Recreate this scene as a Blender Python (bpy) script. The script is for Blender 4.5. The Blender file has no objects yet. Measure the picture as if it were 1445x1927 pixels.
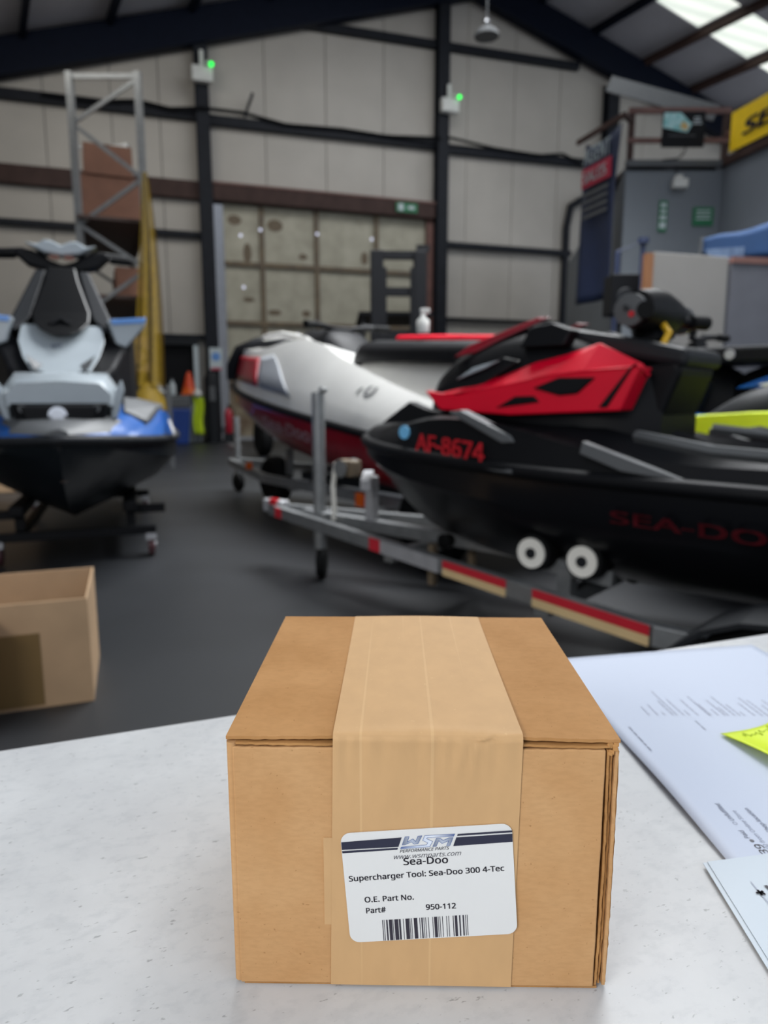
import bpy, bmesh, math, random
import numpy as np
from mathutils import Vector, Matrix

random.seed(7)
rng = random.Random(11)
SC = bpy.context.scene
COL = SC.collection
R = math.radians
PI = math.pi

# ------------------------------------------------------------------ camera
CAM_H = 0.95
cam_d = bpy.data.cameras.new('camera')
cam = bpy.data.objects.new('camera', cam_d)
COL.objects.link(cam)
cam.location = (0, 0, CAM_H)
cam.rotation_euler = (R(90 - 9.5), 0, 0)
cam_d.sensor_fit = 'VERTICAL'
cam_d.sensor_height = 36.0
cam_d.sensor_width = 27.0
cam_d.lens = 36.0 * 1300.0 / 1927.0
cam_d.clip_start = 0.02
cam_d.clip_end = 200
cam_d.dof.use_dof = True
cam_d.dof.focus_distance = 0.30
cam_d.dof.aperture_fstop = 9.5
SC.camera = cam

# ------------------------------------------------------------------ world, lamps, exposure
SC.view_settings.view_transform = 'Standard'
SC.view_settings.look = 'None'
SC.view_settings.gamma = 1.0
SC.view_settings.exposure = 0.0
try:
    SC.view_settings.use_curve_mapping = False
except Exception:
    pass
world = bpy.data.worlds.new('world')
SC.world = world
world.use_nodes = True
wbg = world.node_tree.nodes['Background']
wbg.inputs[0].default_value = (0.80, 0.88, 1.0, 1)
wbg.inputs[1].default_value = 0.85


def area(name, loc, target, sx, sy, power, col):
    l = bpy.data.lights.new(name, 'AREA')
    l.shape = 'RECTANGLE'
    l.size, l.size_y = sx, sy
    l.energy = power
    l.color = col
    o = bpy.data.objects.new(name, l)
    COL.objects.link(o)
    o.location = loc
    d = Vector(target) - Vector(loc)
    o.rotation_euler = d.to_track_quat('-Z', 'Y').to_euler()
    return o


area('counter_ceiling_panel', (-1.6, -1.5, 2.1), (0.0, 0.35, 0.7), 1.2, 0.6, 41, (1.0, 0.97, 0.92))
area('counter_window_daylight', (1.2, -0.9, 2.45), (0.25, 0.4, 0.7), 0.6, 0.6, 1.5, (0.78, 0.88, 1.0))  # area lamp standing in for cool window daylight from the right
area('hall_wall_fill', (1.5, 11.0, 8.4), (0.8, 12.6, 0.0), 7.0, 3.0, 260, (0.95, 0.98, 1.0))  # unseen lamp added to light the far wall, no roof opening above it
area('hall_rooflight_left', (-4.5, 9.5, 6.3), (-4.0, 12.5, 2.0), 3.0, 3.0, 85, (1.0, 0.97, 0.9))
area('hall_rooflight_right', (6.2, 14.6, 7.9), (4.2, 8.8, 3.0), 3.0, 1.2, 130, (0.95, 0.98, 1.0))
area('hall_rooflight_near', (1.3, 5.9, 6.2), (0.35, 6.3, 0.0), 3.4, 4.4, 620, (0.96, 0.98, 1.0)).data.spread = R(115)

sun_d = bpy.data.lights.new('sun', 'SUN')
sun_d.energy = 2.5
sun_d.angle = 0.02
sun = bpy.data.objects.new('sun', sun_d)
COL.objects.link(sun)
sun.location = (-4, 30, 25)
sun.rotation_euler = Vector((0.15, -0.45, -1.0)).to_track_quat('-Z', 'Y').to_euler()


# ------------------------------------------------------------------ materials
def lin(c):
    c /= 255.0
    return c / 12.92 if c <= 0.04045 else ((c + 0.055) / 1.055) ** 2.4


def rgb(h):
    h = h.lstrip('#')
    return tuple(lin(int(h[i:i + 2], 16)) for i in (0, 2, 4)) + (1.0,)


MATS = {}


def mat(name, hexcol, rough=0.5, metal=0.0, var=0.06, scale=8.0, bump=0.0, coat=0.0, col2=None, emit=0.0, trans=0.0,
        stretch=(1, 1, 1), detail=4.0, spec=0.5, sharp=None):
    if name in MATS:
        return MATS[name]
    m = bpy.data.materials.new(name)
    m.use_nodes = True
    nt = m.node_tree
    b = nt.nodes['Principled BSDF']
    b.inputs['Roughness'].default_value = rough
    b.inputs['Metallic'].default_value = metal
    b.inputs['Coat Weight'].default_value = coat
    b.inputs['Coat Roughness'].default_value = 0.08
    b.inputs['Specular IOR Level'].default_value = spec
    tc = nt.nodes.new('ShaderNodeTexCoord')
    mp = nt.nodes.new('ShaderNodeMapping')
    mp.inputs['Scale'].default_value = stretch
    nt.links.new(tc.outputs['Object'], mp.inputs[0])
    nz = nt.nodes.new('ShaderNodeTexNoise')
    nz.inputs['Scale'].default_value = scale
    nz.inputs['Detail'].default_value = detail
    nt.links.new(mp.outputs[0], nz.inputs['Vector'])
    cr = nt.nodes.new('ShaderNodeValToRGB')
    c = rgb(hexcol)
    if col2 is None:
        lo = tuple(x * (1 - var) for x in c[:3]) + (1,)
        hi = tuple(min(1, x * (1 + var)) for x in c[:3]) + (1,)
    else:
        lo, hi = c, rgb(col2)
    p = sharp or (0.3, 0.7)
    cr.color_ramp.elements[0].position = p[0]
    cr.color_ramp.elements[1].position = p[1]
    cr.color_ramp.elements[0].color = lo
    cr.color_ramp.elements[1].color = hi
    nt.links.new(nz.outputs['Fac'], cr.inputs[0])
    nt.links.new(cr.outputs[0], b.inputs['Base Color'])
    if emit:
        nt.links.new(cr.outputs[0], b.inputs['Emission Color'])
        b.inputs['Emission Strength'].default_value = emit
    if trans:
        b.inputs['Alpha'].default_value = 1 - trans
    if bump:
        bp = nt.nodes.new('ShaderNodeBump')
        bp.inputs['Strength'].default_value = bump
        bp.inputs['Distance'].default_value = 0.002
        nt.links.new(nz.outputs['Fac'], bp.inputs['Height'])
        nt.links.new(bp.outputs[0], b.inputs['Normal'])
    MATS[name] = m
    return m


def kraft(name, base, dark, flute=0.0):
    """corrugated board liner: long paper fibres, faint blotches, dark flecks"""
    m = bpy.data.materials.new(name)
    m.use_nodes = True
    nt = m.node_tree
    b = nt.nodes['Principled BSDF']
    b.inputs['Roughness'].default_value = 0.78
    b.inputs['Specular IOR Level'].default_value = 0.25
    tc = nt.nodes.new('ShaderNodeTexCoord')

    def noise(sc, st, det):
        mp = nt.nodes.new('ShaderNodeMapping')
        mp.inputs['Scale'].default_value = st
        nz = nt.nodes.new('ShaderNodeTexNoise')
        nz.inputs['Scale'].default_value = sc
        nz.inputs['Detail'].default_value = det
        nt.links.new(tc.outputs['Object'], mp.inputs[0])
        nt.links.new(mp.outputs[0], nz.inputs['Vector'])
        return nz.outputs['Fac']
    fib = noise(420, (0.55, 0.8, 1.5), 4)
    blo = noise(28, (1, 1, 1), 4)
    fl = noise(620, (1, 1, 1), 1)

    def ramp(src, p0, c0, p1, c1):
        cr = nt.nodes.new('ShaderNodeValToRGB')
        cr.color_ramp.elements[0].position = p0
        cr.color_ramp.elements[1].position = p1
        cr.color_ramp.elements[0].color = c0
        cr.color_ramp.elements[1].color = c1
        nt.links.new(src, cr.inputs[0])
        return cr.outputs[0]

    def mul(a, bb, f):
        mx = nt.nodes.new('ShaderNodeMix')
        mx.data_type = 'RGBA'
        mx.blend_type = 'MULTIPLY'
        mx.inputs[0].default_value = f
        nt.links.new(a, mx.inputs[6])
        nt.links.new(bb, mx.inputs[7])
        return mx.outputs[2]
    c = ramp(blo, 0.3, rgb(dark), 0.7, rgb(base))
    c = mul(c, ramp(fib, 0.32, (0.86, 0.85, 0.82, 1), 0.62, (1, 1, 1, 1)), 0.5)
    c = mul(c, ramp(fl, 0.21, (0.6, 0.52, 0.44, 1), 0.26, (1, 1, 1, 1)), 0.6)
    nt.links.new(c, b.inputs['Base Color'])
    bp = nt.nodes.new('ShaderNodeBump')
    bp.inputs['Strength'].default_value = 0.12
    bp.inputs['Distance'].default_value = 0.0006
    nt.links.new(fib, bp.inputs['Height'])
    nt.links.new(bp.outputs[0], b.inputs['Normal'])
    MATS[name] = m
    return m


def stone_mat():
    m = bpy.data.materials.new('stone_laminate')
    m.use_nodes = True
    nt = m.node_tree
    b = nt.nodes['Principled BSDF']
    b.inputs['Roughness'].default_value = 0.42
    b.inputs['Specular IOR Level'].default_value = 0.45
    tc = nt.nodes.new('ShaderNodeTexCoord')

    def noise(sc, det, st=(1, 1, 1)):
        mp = nt.nodes.new('ShaderNodeMapping')
        mp.inputs['Scale'].default_value = st
        nz = nt.nodes.new('ShaderNodeTexNoise')
        nz.inputs['Scale'].default_value = sc
        nz.inputs['Detail'].default_value = det
        nz.inputs['Roughness'].default_value = 0.62
        nt.links.new(tc.outputs['Object'], mp.inputs[0])
        nt.links.new(mp.outputs[0], nz.inputs['Vector'])
        return nz.outputs['Fac']

    def ramp(src, *stops):
        cr = nt.nodes.new('ShaderNodeValToRGB')
        el = cr.color_ramp.elements
        while len(el) < len(stops):
            el.new(0.5)
        for e, (p, c) in zip(el, stops):
            e.position = p
            e.color = c
        nt.links.new(src, cr.inputs[0])
        return cr.outputs[0]

    def mul(a, bb, f):
        mx = nt.nodes.new('ShaderNodeMix')
        mx.data_type = 'RGBA'
        mx.blend_type = 'MULTIPLY'
        mx.inputs[0].default_value = f
        nt.links.new(a, mx.inputs[6])
        nt.links.new(bb, mx.inputs[7])
        return mx.outputs[2]
    c = ramp(noise(9, 9), (0.3, rgb('#b9babb')), (0.5, rgb('#c3c4c4')), (0.72, rgb('#cfd0d0')))
    c = mul(c, ramp(noise(95, 5, (1, 1.7, 1)), (0.30, (0.86, 0.87, 0.88, 1)), (0.5, (1, 1, 1, 1))), 0.75)
    c = mul(c, ramp(noise(190, 2, (1, 2.2, 1)), (0.27, (0.5, 0.5, 0.5, 1)), (0.33, (1, 1, 1, 1))), 0.75)
    nt.links.new(c, b.inputs['Base Color'])
    MATS['stone_laminate'] = m
    return m


def grad_mat(name, stops, axis='X', rough=0.4):
    """a printed colour run across a part (flat print)"""
    m = bpy.data.materials.new(name)
    m.use_nodes = True
    nt = m.node_tree
    b = nt.nodes['Principled BSDF']
    b.inputs['Roughness'].default_value = rough
    tc = nt.nodes.new('ShaderNodeTexCoord')
    sp = nt.nodes.new('ShaderNodeSeparateXYZ')
    cr = nt.nodes.new('ShaderNodeValToRGB')
    el = cr.color_ramp.elements
    while len(el) < len(stops):
        el.new(0.5)
    for e, (p, c) in zip(el, stops):
        e.position = p
        e.color = rgb(c)
    nt.links.new(tc.outputs['Generated'], sp.inputs[0])
    nt.links.new(sp.outputs[axis], cr.inputs[0])
    nt.links.new(cr.outputs[0], b.inputs['Base Color'])
    MATS[name] = m
    return m


M_kraft = kraft('kraft_front', '#c79c6d', '#bd8f5f')
M_kraft_top = kraft('kraft_top', '#b98a58', '#ab7c4a')
M_kraft_edge = kraft('kraft_edge', '#c08f58', '#9c6e3e')
M_tape = mat('paper_tape', '#c7a072', 0.6, var=0.035, scale=70, stretch=(1.6, 1, 0.7), spec=0.25)
def tape_threads(m):
    """faint lighter glass threads laid in the paper tape, along its run and slanting across it"""
    nt = m.node_tree
    b = nt.nodes['Principled BSDF']
    src = b.inputs['Base Color'].links[0].from_socket
    tc = nt.nodes.new('ShaderNodeTexCoord')

    def lines(st, rot, lo, hi, f, src):
        mp = nt.nodes.new('ShaderNodeMapping')
        mp.inputs['Scale'].default_value = st
        mp.inputs['Rotation'].default_value = rot
        nz = nt.nodes.new('ShaderNodeTexNoise')
        nz.inputs['Scale'].default_value = 1.0
        nz.inputs['Detail'].default_value = 1.0
        cr = nt.nodes.new('ShaderNodeValToRGB')
        cr.color_ramp.elements[0].position = lo
        cr.color_ramp.elements[1].position = hi
        cr.color_ramp.elements[0].color = (0, 0, 0, 1)
        cr.color_ramp.elements[1].color = (1, 1, 1, 1)
        mx = nt.nodes.new('ShaderNodeMix')
        mx.data_type = 'RGBA'
        nt.links.new(tc.outputs['Object'], mp.inputs[0])
        nt.links.new(mp.outputs[0], nz.inputs['Vector'])
        nt.links.new(nz.outputs['Fac'], cr.inputs[0])
        ml = nt.nodes.new('ShaderNodeMath')
        ml.operation = 'MULTIPLY'
        ml.inputs[1].default_value = f
        nt.links.new(cr.outputs[0], ml.inputs[0])
        nt.links.new(ml.outputs[0], mx.inputs[0])
        nt.links.new(src, mx.inputs[6])
        mx.inputs[7].default_value = rgb('#dcb98a')
        return mx.outputs[2]
    c = lines((380, 1.5, 1.5), (0, 0, 0), .68, .73, .32, src)
    c = lines((420, 420, 5), (0, R(38), 0), .74, .78, .25, c)
    nt.links.new(c, b.inputs['Base Color'])


tape_threads(M_tape)
M_label = mat('label_paper', '#dcdcda', 0.45, var=0.015, scale=40)
M_ink = mat('ink_black', '#2b2733', 0.5)
M_ink_grey = mat('ink_grey', '#55555c', 0.5)
M_navy_ink = mat('ink_navy', '#22243a', 0.45)
M_logo_blue = mat('logo_blue', '#45629c', 0.4)
M_logo_grey = grad_mat('logo_grey', [(0.0, '#6d7484'), (0.5, '#b4bccb'), (1.0, '#737c8f')])
M_logo_light = grad_mat('logo_light', [(0.0, '#41598f'), (0.3, '#c3cee2'), (0.6, '#dfe5ee'), (1.0, '#3c5288')])
M_stone = stone_mat()
M_paper = mat('white_paper', '#c2cada', 0.6, var=0.01, scale=5)
M_paper2 = mat('white_card', '#c6d0d8', 0.55, var=0.01, scale=5)
M_note = mat('yellow_note', '#d3e812', 0.55, var=0.05, scale=30)
M_cab = mat('cabinet_grey', '#5a5c60', 0.5)
M_floor = mat('floor_paint', '#202225', 0.45, var=0.18, scale=1.6, bump=0.15, detail=8)
M_sheet = mat('wall_liner', '#afa9a0', 0.55, var=0.06, scale=1.2)
M_roof = mat('roof_liner', '#a9a7ac', 0.6, var=0.05, scale=2)
M_steel = mat('dark_steel', '#202227', 0.55, var=0.15, spec=0.15)
M_navy = mat('navy_steel', '#0c1220', 0.55, var=0.1, spec=0.12)
M_brown = mat('brown_steel', '#43332f', 0.6, var=0.2, scale=4, spec=0.15)
M_redbrown = mat('redbrown_steel', '#6b4a42', 0.6, var=0.2, scale=4)
M_door = mat('door_cream', '#9a9583', 0.6, scale=3.0, col2='#b3ae9c', detail=8)
M_rust = mat('rusty_steel', '#5d5145', 0.7, col2='#75664f', scale=6)
M_rustp = mat('rust_patch', '#5e4a38', 0.8, col2='#8e846e', scale=4)
M_conc = mat('outside_concrete', '#d8d8dc', 0.7)
M_black = mat('black_plastic', '#0d0e11', 0.5, var=0.1, spec=0.15)
M_blackg = mat('black_gelcoat', '#0b0c10', 0.32, var=0.05, coat=0.1, spec=0.3)
M_dgrey = mat('dark_grey_plastic', '#1e2023', 0.5, spec=0.2)
M_mgrey = mat('mid_grey_plastic', '#4c4e50', 0.5)
M_red = mat('red_gelcoat', '#d40228', 0.38, var=0.04, coat=0.05, spec=0.3)
M_dred = mat('dark_red_gelcoat', '#7d1020', 0.3, var=0.06, coat=0.4)
M_white = mat('white_gelcoat', '#c9c8c4', 0.25, var=0.03, coat=0.5)
M_silver = mat('silver_gelcoat', '#969ea3', 0.25, var=0.03, coat=0.5)
M_blue = mat('blue_gelcoat', '#0d4d94', 0.28, var=0.05, coat=0.4)
M_lblue = mat('light_blue_trim', '#5c8ccb', 0.35)
M_hullnavy = mat('dark_hull', '#0e1317', 0.36, var=0.08, coat=0.1, spec=0.3)
M_lime = mat('lime_gelcoat', '#d6ec00', 0.45)
M_galv = mat('galvanised_steel', '#8b8d8e', 0.42, metal=0.6, var=0.12, scale=20)
M_galvw = mat('galvanised_light', '#a9a9ac', 0.45, metal=0.3, var=0.1, scale=20)
M_rubber = mat('rubber', '#0c0d0e', 0.7, spec=0.15)
M_hub = mat('white_nylon', '#e9e6dd', 0.5)
M_tapered = mat('reflective_red', '#c22433', 0.4)
M_tapecream = mat('reflective_cream', '#d9bd8d', 0.4)
M_orange = mat('orange_lens', '#e2641c', 0.3)
M_redlens = mat('red_lens', '#c01522', 0.3)
M_yellow = mat('yellow_vinyl', '#f5cc00', 0.5, var=0.04)
M_navyv = mat('navy_vinyl', '#14213e', 0.55, var=0.08)
M_redv = mat('red_vinyl', '#a5253f', 0.5)
M_bluev = mat('blue_vinyl', '#0a2c50', 0.7, col2='#0d3660', scale=3)
M_greenv = mat('green_sign', '#1d6e46', 0.5)
M_pale = mat('pale_print', '#b9c3c6', 0.5)
M_office = mat('office_wall', '#70767c', 0.6, var=0.04, scale=2)
M_office2 = mat('office_wall_right', '#757b83', 0.6, var=0.04, scale=2)
M_wood = mat('bare_wood', '#7d5230', 0.6, stretch=(1, 1, 0.1), scale=30, var=0.15)
M_board = mat('white_board', '#7d7a75', 0.5, var=0.04, scale=3)
M_greyboard = mat('grey_board', '#56575d', 0.55)
M_carton = mat('old_carton', '#a98c6c', 0.75, var=0.1, scale=6)
M_cartonb = mat('brown_carton', '#7a5442', 0.75, var=0.1, scale=6)
M_cartontape = mat('carton_tape', '#715a36', 0.45)
M_darkwood = mat('dark_board', '#40302a', 0.7)
M_net = mat('yellow_net', '#866c08', 0.7, var=0.15, scale=14, trans=0.25)
M_whitep = mat('white_plastic', '#cfcfca', 0.4)
M_binblue = mat('blue_plastic', '#14377d', 0.45)
M_hivis = mat('hi_vis_cloth', '#b9d21c', 0.7)
M_extred = mat('extinguisher_red', '#a51f32', 0.35)
M_cone = mat('cone_orange', '#d84a1e', 0.5)
M_chrome = mat('chrome', '#d5d5d8', 0.12, metal=1.0)
M_skydisc = mat('sky_blue_sticker', '#6fb5e0', 0.4)
M_regred = mat('registration_red', '#d8202f', 0.4)
M_outred = mat('outline_red', '#5c0c18', 0.4)
M_teal = mat('teal_print', '#5fb3b3', 0.5, col2='#bfe0e0', scale=14)
M_sand = mat('sand_print', '#c9a868', 0.5)
M_green_led = mat('green_led', '#12e84a', 0.4, emit=2.2)
M_daylight = mat('daylight_disc', '#c6c9dc', 0.4, emit=1.0)
M_glass_dark = mat('smoked_screen', '#0a0b0d', 0.32, var=0.03, spec=0.3)


def skylight_mat():
    m = bpy.data.materials.new('skylight_sheet')
    m.use_nodes = True
    nt = m.node_tree
    b = nt.nodes['Principled BSDF']
    tc = nt.nodes.new('ShaderNodeTexCoord')
    wv = nt.nodes.new('ShaderNodeTexWave')
    wv.bands_direction = 'Y'
    wv.inputs['Scale'].default_value = 0.9
    wv.inputs['Distortion'].default_value = 0.6
    cr = nt.nodes.new('ShaderNodeValToRGB')
    cr.color_ramp.elements[0].color = rgb('#dde6dc')
    cr.color_ramp.elements[1].color = rgb('#f7fbf2')
    nt.links.new(tc.outputs['Object'], wv.inputs[0])
    nt.links.new(wv.outputs[1], cr.inputs[0])
    nt.links.new(cr.outputs[0], b.inputs['Base Color'])
    nt.links.new(cr.outputs[0], b.inputs['Emission Color'])
    b.inputs['Emission Strength'].default_value = 1.0
    b.inputs['Roughness'].default_value = 0.6
    MATS['skylight_sheet'] = m
    return m


M_sky = skylight_mat()


# ------------------------------------------------------------------ mesh helpers
class MB:
    def __init__(self):
        self.v, self.f, self.m = [], [], []

    def add(self, vs, fs, m=0):
        o = len(self.v)
        self.v += [tuple(p) for p in vs]
        self.f += [tuple(i + o for i in f) for f in fs]
        self.m += [m] * len(fs)
        return self

    def box(self, c, s, rz=0.0, m=0, rot=None):
        x, y, z = (k / 2 for k in s)
        pts = [Vector(p) for p in ((-x, -y, -z), (x, -y, -z), (x, y, -z), (-x, y, -z),
                                   (-x, -y, z), (x, -y, z), (x, y, z), (-x, y, z))]
        M = rot if rot is not None else Matrix.Rotation(rz, 3, 'Z')
        pts = [M @ p + Vector(c) for p in pts]
        return self.add(pts, [(0, 3, 2, 1), (4, 5, 6, 7), (0, 1, 5, 4), (1, 2, 6, 5), (2, 3, 7, 6), (3, 0, 4, 7)], m)

    def beam(self, p0, p1, w, h, m=0, up=(0, 0, 1)):
        p0, p1 = Vector(p0), Vector(p1)
        d = (p1 - p0)
        L = d.length
        d.normalize()
        u = Vector(up)
        s = d.cross(u)
        if s.length < 1e-4:
            s = d.cross(Vector((1, 0, 0)))
        s.normalize()
        u = s.cross(d)
        M = Matrix((d, s, u)).transposed()
        return self.box((p0 + p1) / 2, (L, w, h), m=m, rot=M)

    def prism(self, poly, a, b, plane='xz', m=0):
        """closed outline extruded from a to b along the axis missing from plane"""
        def P(p, t):
            if plane == 'xz':
                return (p[0], t, p[1])
            if plane == 'yz':
                return (t, p[0], p[1])
            return (p[0], p[1], t)
        n = len(poly)
        vs = [P(p, a) for p in poly] + [P(p, b) for p in poly]
        fs = [tuple(range(n))[::-1], tuple(range(n, 2 * n))]
        fs += [(i, (i + 1) % n, n + (i + 1) % n, n + i) for i in range(n)]
        return self.add(vs, fs, m)

    def loft(self, secs, caps=True, m=0, closed=False):
        n = len(secs[0])
        vs = [p for s in secs for p in s]
        fs = []
        k = n if closed else n - 1
        for i in range(len(secs) - 1):
            for j in range(k):
                a, b = i * n + j, i * n + (j + 1) % n
                fs.append((a, b, b + n, a + n))
        if caps:
            fs.append(tuple(range(n))[::-1])
            fs.append(tuple(range((len(secs) - 1) * n, len(secs) * n)))
        return self.add(vs, fs, m)

    def tube(self, pts, r, n=8, m=0, caps=True):
        pts = [Vector(p) for p in pts]
        rs = r if isinstance(r, (list, tuple)) else [r] * len(pts)
        secs = []
        prev = None
        for i, p in enumerate(pts):
            if i == 0:
                t = pts[1] - p
            elif i == len(pts) - 1:
                t = p - pts[-2]
            else:
                t = (pts[i + 1] - pts[i - 1])
            t.normalize()
            if prev is None:
                a = t.cross(Vector((0, 0, 1)))
                if a.length < 1e-3:
                    a = t.cross(Vector((1, 0, 0)))
            else:
                a = prev - t * prev.dot(t)
            a.normalize()
            prev = a
            b = t.cross(a)
            secs.append([p + (a * math.cos(2 * PI * k / n) + b * math.sin(2 * PI * k / n)) * rs[i] for k in range(n)])
        return self.loft(secs, caps, m, closed=True)

    def cyl(self, p0, p1, r, n=16, m=0, r2=None):
        return self.tube([p0, p1], [r, r if r2 is None else r2], n, m)

    def lathe(self, prof, c, axis='z', n=20, m=0):
        secs = []
        for r, h in prof:
            ring = []
            for k in range(n):
                a = 2 * PI * k / n
                x, y = r * math.cos(a), r * math.sin(a)
                p = {'z': (x, y, h), 'y': (x, h, y), 'x': (h, x, y)}[axis]
                ring.append(Vector(p) + Vector(c))
            secs.append(ring)
        return self.loft(secs, True, m, closed=True)

    def grid(self, fn, nu, nv, m=0):
        vs = [fn(i / nu, j / nv) for j in range(nv + 1) for i in range(nu + 1)]
        w = nu + 1
        fs = [(j * w + i, j * w + i + 1, (j + 1) * w + i + 1, (j + 1) * w + i) for j in range(nv) for i in range(nu)]
        return self.add(vs, fs, m)

    def build(self, name, mats, parent=None, loc=None, rot=None, smooth=None, bevel=0.0, solid=0.0, subd=0):
        me = bpy.data.meshes.new(name)
        me.from_pydata(self.v, [], self.f)
        for mm in (mats if isinstance(mats, (list, tuple)) else [mats]):
            me.materials.append(mm)
        me.polygons.foreach_set('material_index', self.m)
        bm = bmesh.new()
        bm.from_mesh(me)
        bmesh.ops.remove_doubles(bm, verts=bm.verts, dist=1e-6)
        bmesh.ops.recalc_face_normals(bm, faces=bm.faces)
        bm.to_mesh(me)
        bm.free()
        if smooth:
            me.polygons.foreach_set('use_smooth', [True] * len(me.polygons))
            me.set_sharp_from_angle(angle=R(smooth))
        o = bpy.data.objects.new(name, me)
        COL.objects.link(o)
        if parent is not None:
            o.parent = parent
        if loc is not None:
            o.location = loc
        if rot is not None:
            o.rotation_euler = rot
        if solid:
            md = o.modifiers.new('solidify', 'SOLIDIFY')
            md.thickness = solid
            md.offset = -1
        if bevel:
            md = o.modifiers.new('bevel', 'BEVEL')
            md.width = bevel
            md.segments = 2
            md.limit_method = 'ANGLE'
            md.angle_limit = R(30)
        if subd:
            md = o.modifiers.new('subdivision', 'SUBSURF')
            md.levels = md.render_levels = subd
        return o


def tag(o, label=None, cat=None, group=None, kind=None):
    if label:
        o['label'] = label
    if cat:
        o['category'] = cat
    if group:
        o['group'] = group
    if kind:
        o['kind'] = kind
    return o


def thing(name, label, cat, loc=(0, 0, 0), rz=0.0, group=None, rot=None):
    o = bpy.data.objects.new(name, None)
    o.empty_display_size = 0.1
    COL.objects.link(o)
    o.location = loc
    o.rotation_euler = rot if rot is not None else (0, 0, rz)
    return tag(o, label, cat, group)


def struct(name, label=None, loc=(0, 0, 0), rz=0.0):
    o = thing(name, label, None, loc, rz)
    o['kind'] = 'structure'
    return o


def copy_thing(root, loc=None, rz=None, label=None, group=None):
    c = root.copy()
    COL.objects.link(c)
    if loc is not None:
        c.location = loc
    if rz is not None:
        c.rotation_euler = (0, 0, rz)
    if label:
        c['label'] = label
    for ch in list(root.children):
        d = ch.copy()
        COL.objects.link(d)
        d.parent = c
        for g in list(ch.children):
            e = g.copy()
            COL.objects.link(e)
            e.parent = d
    return c


FONT = None
try:
    import os
    FONT = bpy.data.fonts.load(os.path.join(bpy.utils.system_resource('DATAFILES'), 'fonts', 'NotoSansMath-Regular.woff2'))
except Exception:
    FONT = None


def text_mesh(s, bold=0.0, shear=0.0):
    cu = bpy.data.curves.new('lettering', 'FONT')
    cu.body = s
    cu.size = 1.0
    if FONT:
        cu.font = FONT
    cu.shear = shear
    cu.resolution_u = 3
    o = bpy.data.objects.new('lettering', cu)
    COL.objects.link(o)
    dg = bpy.context.evaluated_depsgraph_get()
    me = bpy.data.meshes.new_from_object(o.evaluated_get(dg))
    bpy.data.objects.remove(o)
    bpy.data.curves.remove(cu)
    if bold:                                  # heavier strokes: the letters laid over themselves, slightly shifted
        vs = [tuple(v.co) for v in me.vertices]
        fs = [tuple(p.vertices) for p in me.polygons]
        mb = MB()
        for dx, dy in ((-1, -.6), (1, -.6), (1, .6), (-1, .6)):
            mb.add([(x + dx * bold, y + dy * bold, z) for x, y, z in vs], fs)
        bpy.data.meshes.remove(me)
        me = bpy.data.meshes.new('lettering')
        me.from_pydata(mb.v, [], mb.f)
    return me


_H = text_mesh('H')
CAP = max(v.co.y for v in _H.vertices)
bpy.data.meshes.remove(_H)


def lettering(name, s, origin, ux, uy, length, height, m, parent=None, bold=0.0, shear=0.0, centre=False):
    """flat letters whose baseline starts at origin, runs along ux for length, with capitals of height along uy"""
    me = text_mesh(s, bold, shear)
    co = [v.co.copy() for v in me.vertices]
    x0, x1 = min(c.x for c in co), max(c.x for c in co)
    cap = CAP
    sx = length / (x1 - x0)
    sy = height / cap
    O, U, V = Vector(origin), Vector(ux).normalized(), Vector(uy).normalized()
    for v, c in zip(me.vertices, co):
        v.co = O + U * ((c.x - x0) * sx) + V * (c.y * sy)
    me.materials.clear()
    me.materials.append(m)
    me.name = name
    o = bpy.data.objects.new(name, me)
    COL.objects.link(o)
    if parent is not None:
        o.parent = parent
    return o


def hermite(rows, n):
    """rows: [(x, a, b, ...)] with x falling; resampled smoothly to n rows"""
    A = np.array(rows, float)
    s = np.arange(len(A))
    t = np.linspace(0, len(A) - 1, n)
    out = []
    for tt in t:
        i = min(int(tt), len(A) - 2)
        f = tt - i
        p0, p1, p2, p3 = A[max(i - 1, 0)], A[i], A[i + 1], A[min(i + 2, len(A) - 1)]
        m1, m2 = (p2 - p0) / 2, (p3 - p1) / 2
        h = (2 * f ** 3 - 3 * f ** 2 + 1) * p1 + (f ** 3 - 2 * f ** 2 + f) * m1 + (-2 * f ** 3 + 3 * f ** 2) * p2 + (f ** 3 - f ** 2) * m2
        out.append(h)
    return out


# ================================================================== STRUCTURE
E1 = Vector((math.cos(R(18.5)), math.sin(R(18.5)), 0))        # along the end wall
EN = Vector((math.sin(R(18.5)), -math.cos(R(18.5)), 0))       # out of the end wall, into the hall
EZ = Vector((0, 0, 1))
W0 = Vector((-3.42, 15.2, 0))
DR = Vector((math.sin(R(30)), -math.cos(R(30)), 0))           # along the ridge, into the hall
APEX_S, APEX_Z, SLOPE = 5.6, 10.25, 0.30
WALL_RZ = R(18.5)


def wall_pt(s, off, z):
    p = W0 + E1 * s + EN * off
    return Vector((p.x, p.y, z))


def roof_z(s):
    return APEX_Z - SLOPE * abs(s - APEX_S)


# floor
fl = MB().box((0, 7.5, -0.05), (26, 30, 0.1)).build('floor', M_floor)
fl['kind'] = 'structure'
# ground outside the sliding door
g = MB().box((-2, 27.5, -0.06), (30, 12, 0.08), rz=WALL_RZ).build('trim_2', M_conc)
g['kind'] = 'structure'

ow = MB().box((0, 0, 4.0), (40, .2, 8.0)).build('trim_3', M_conc, loc=W0 + E1 * 2 - EN * 7.0, rot=(0, 0, WALL_RZ))  # grey wall added outside so the door gap looks dimmer than open sky
ow['kind'] = 'structure'

# end wall: lining sheets, girts, columns
wb = struct('wall_back', loc=W0, rz=WALL_RZ)      # local x along the wall, local -y into the hall


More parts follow.
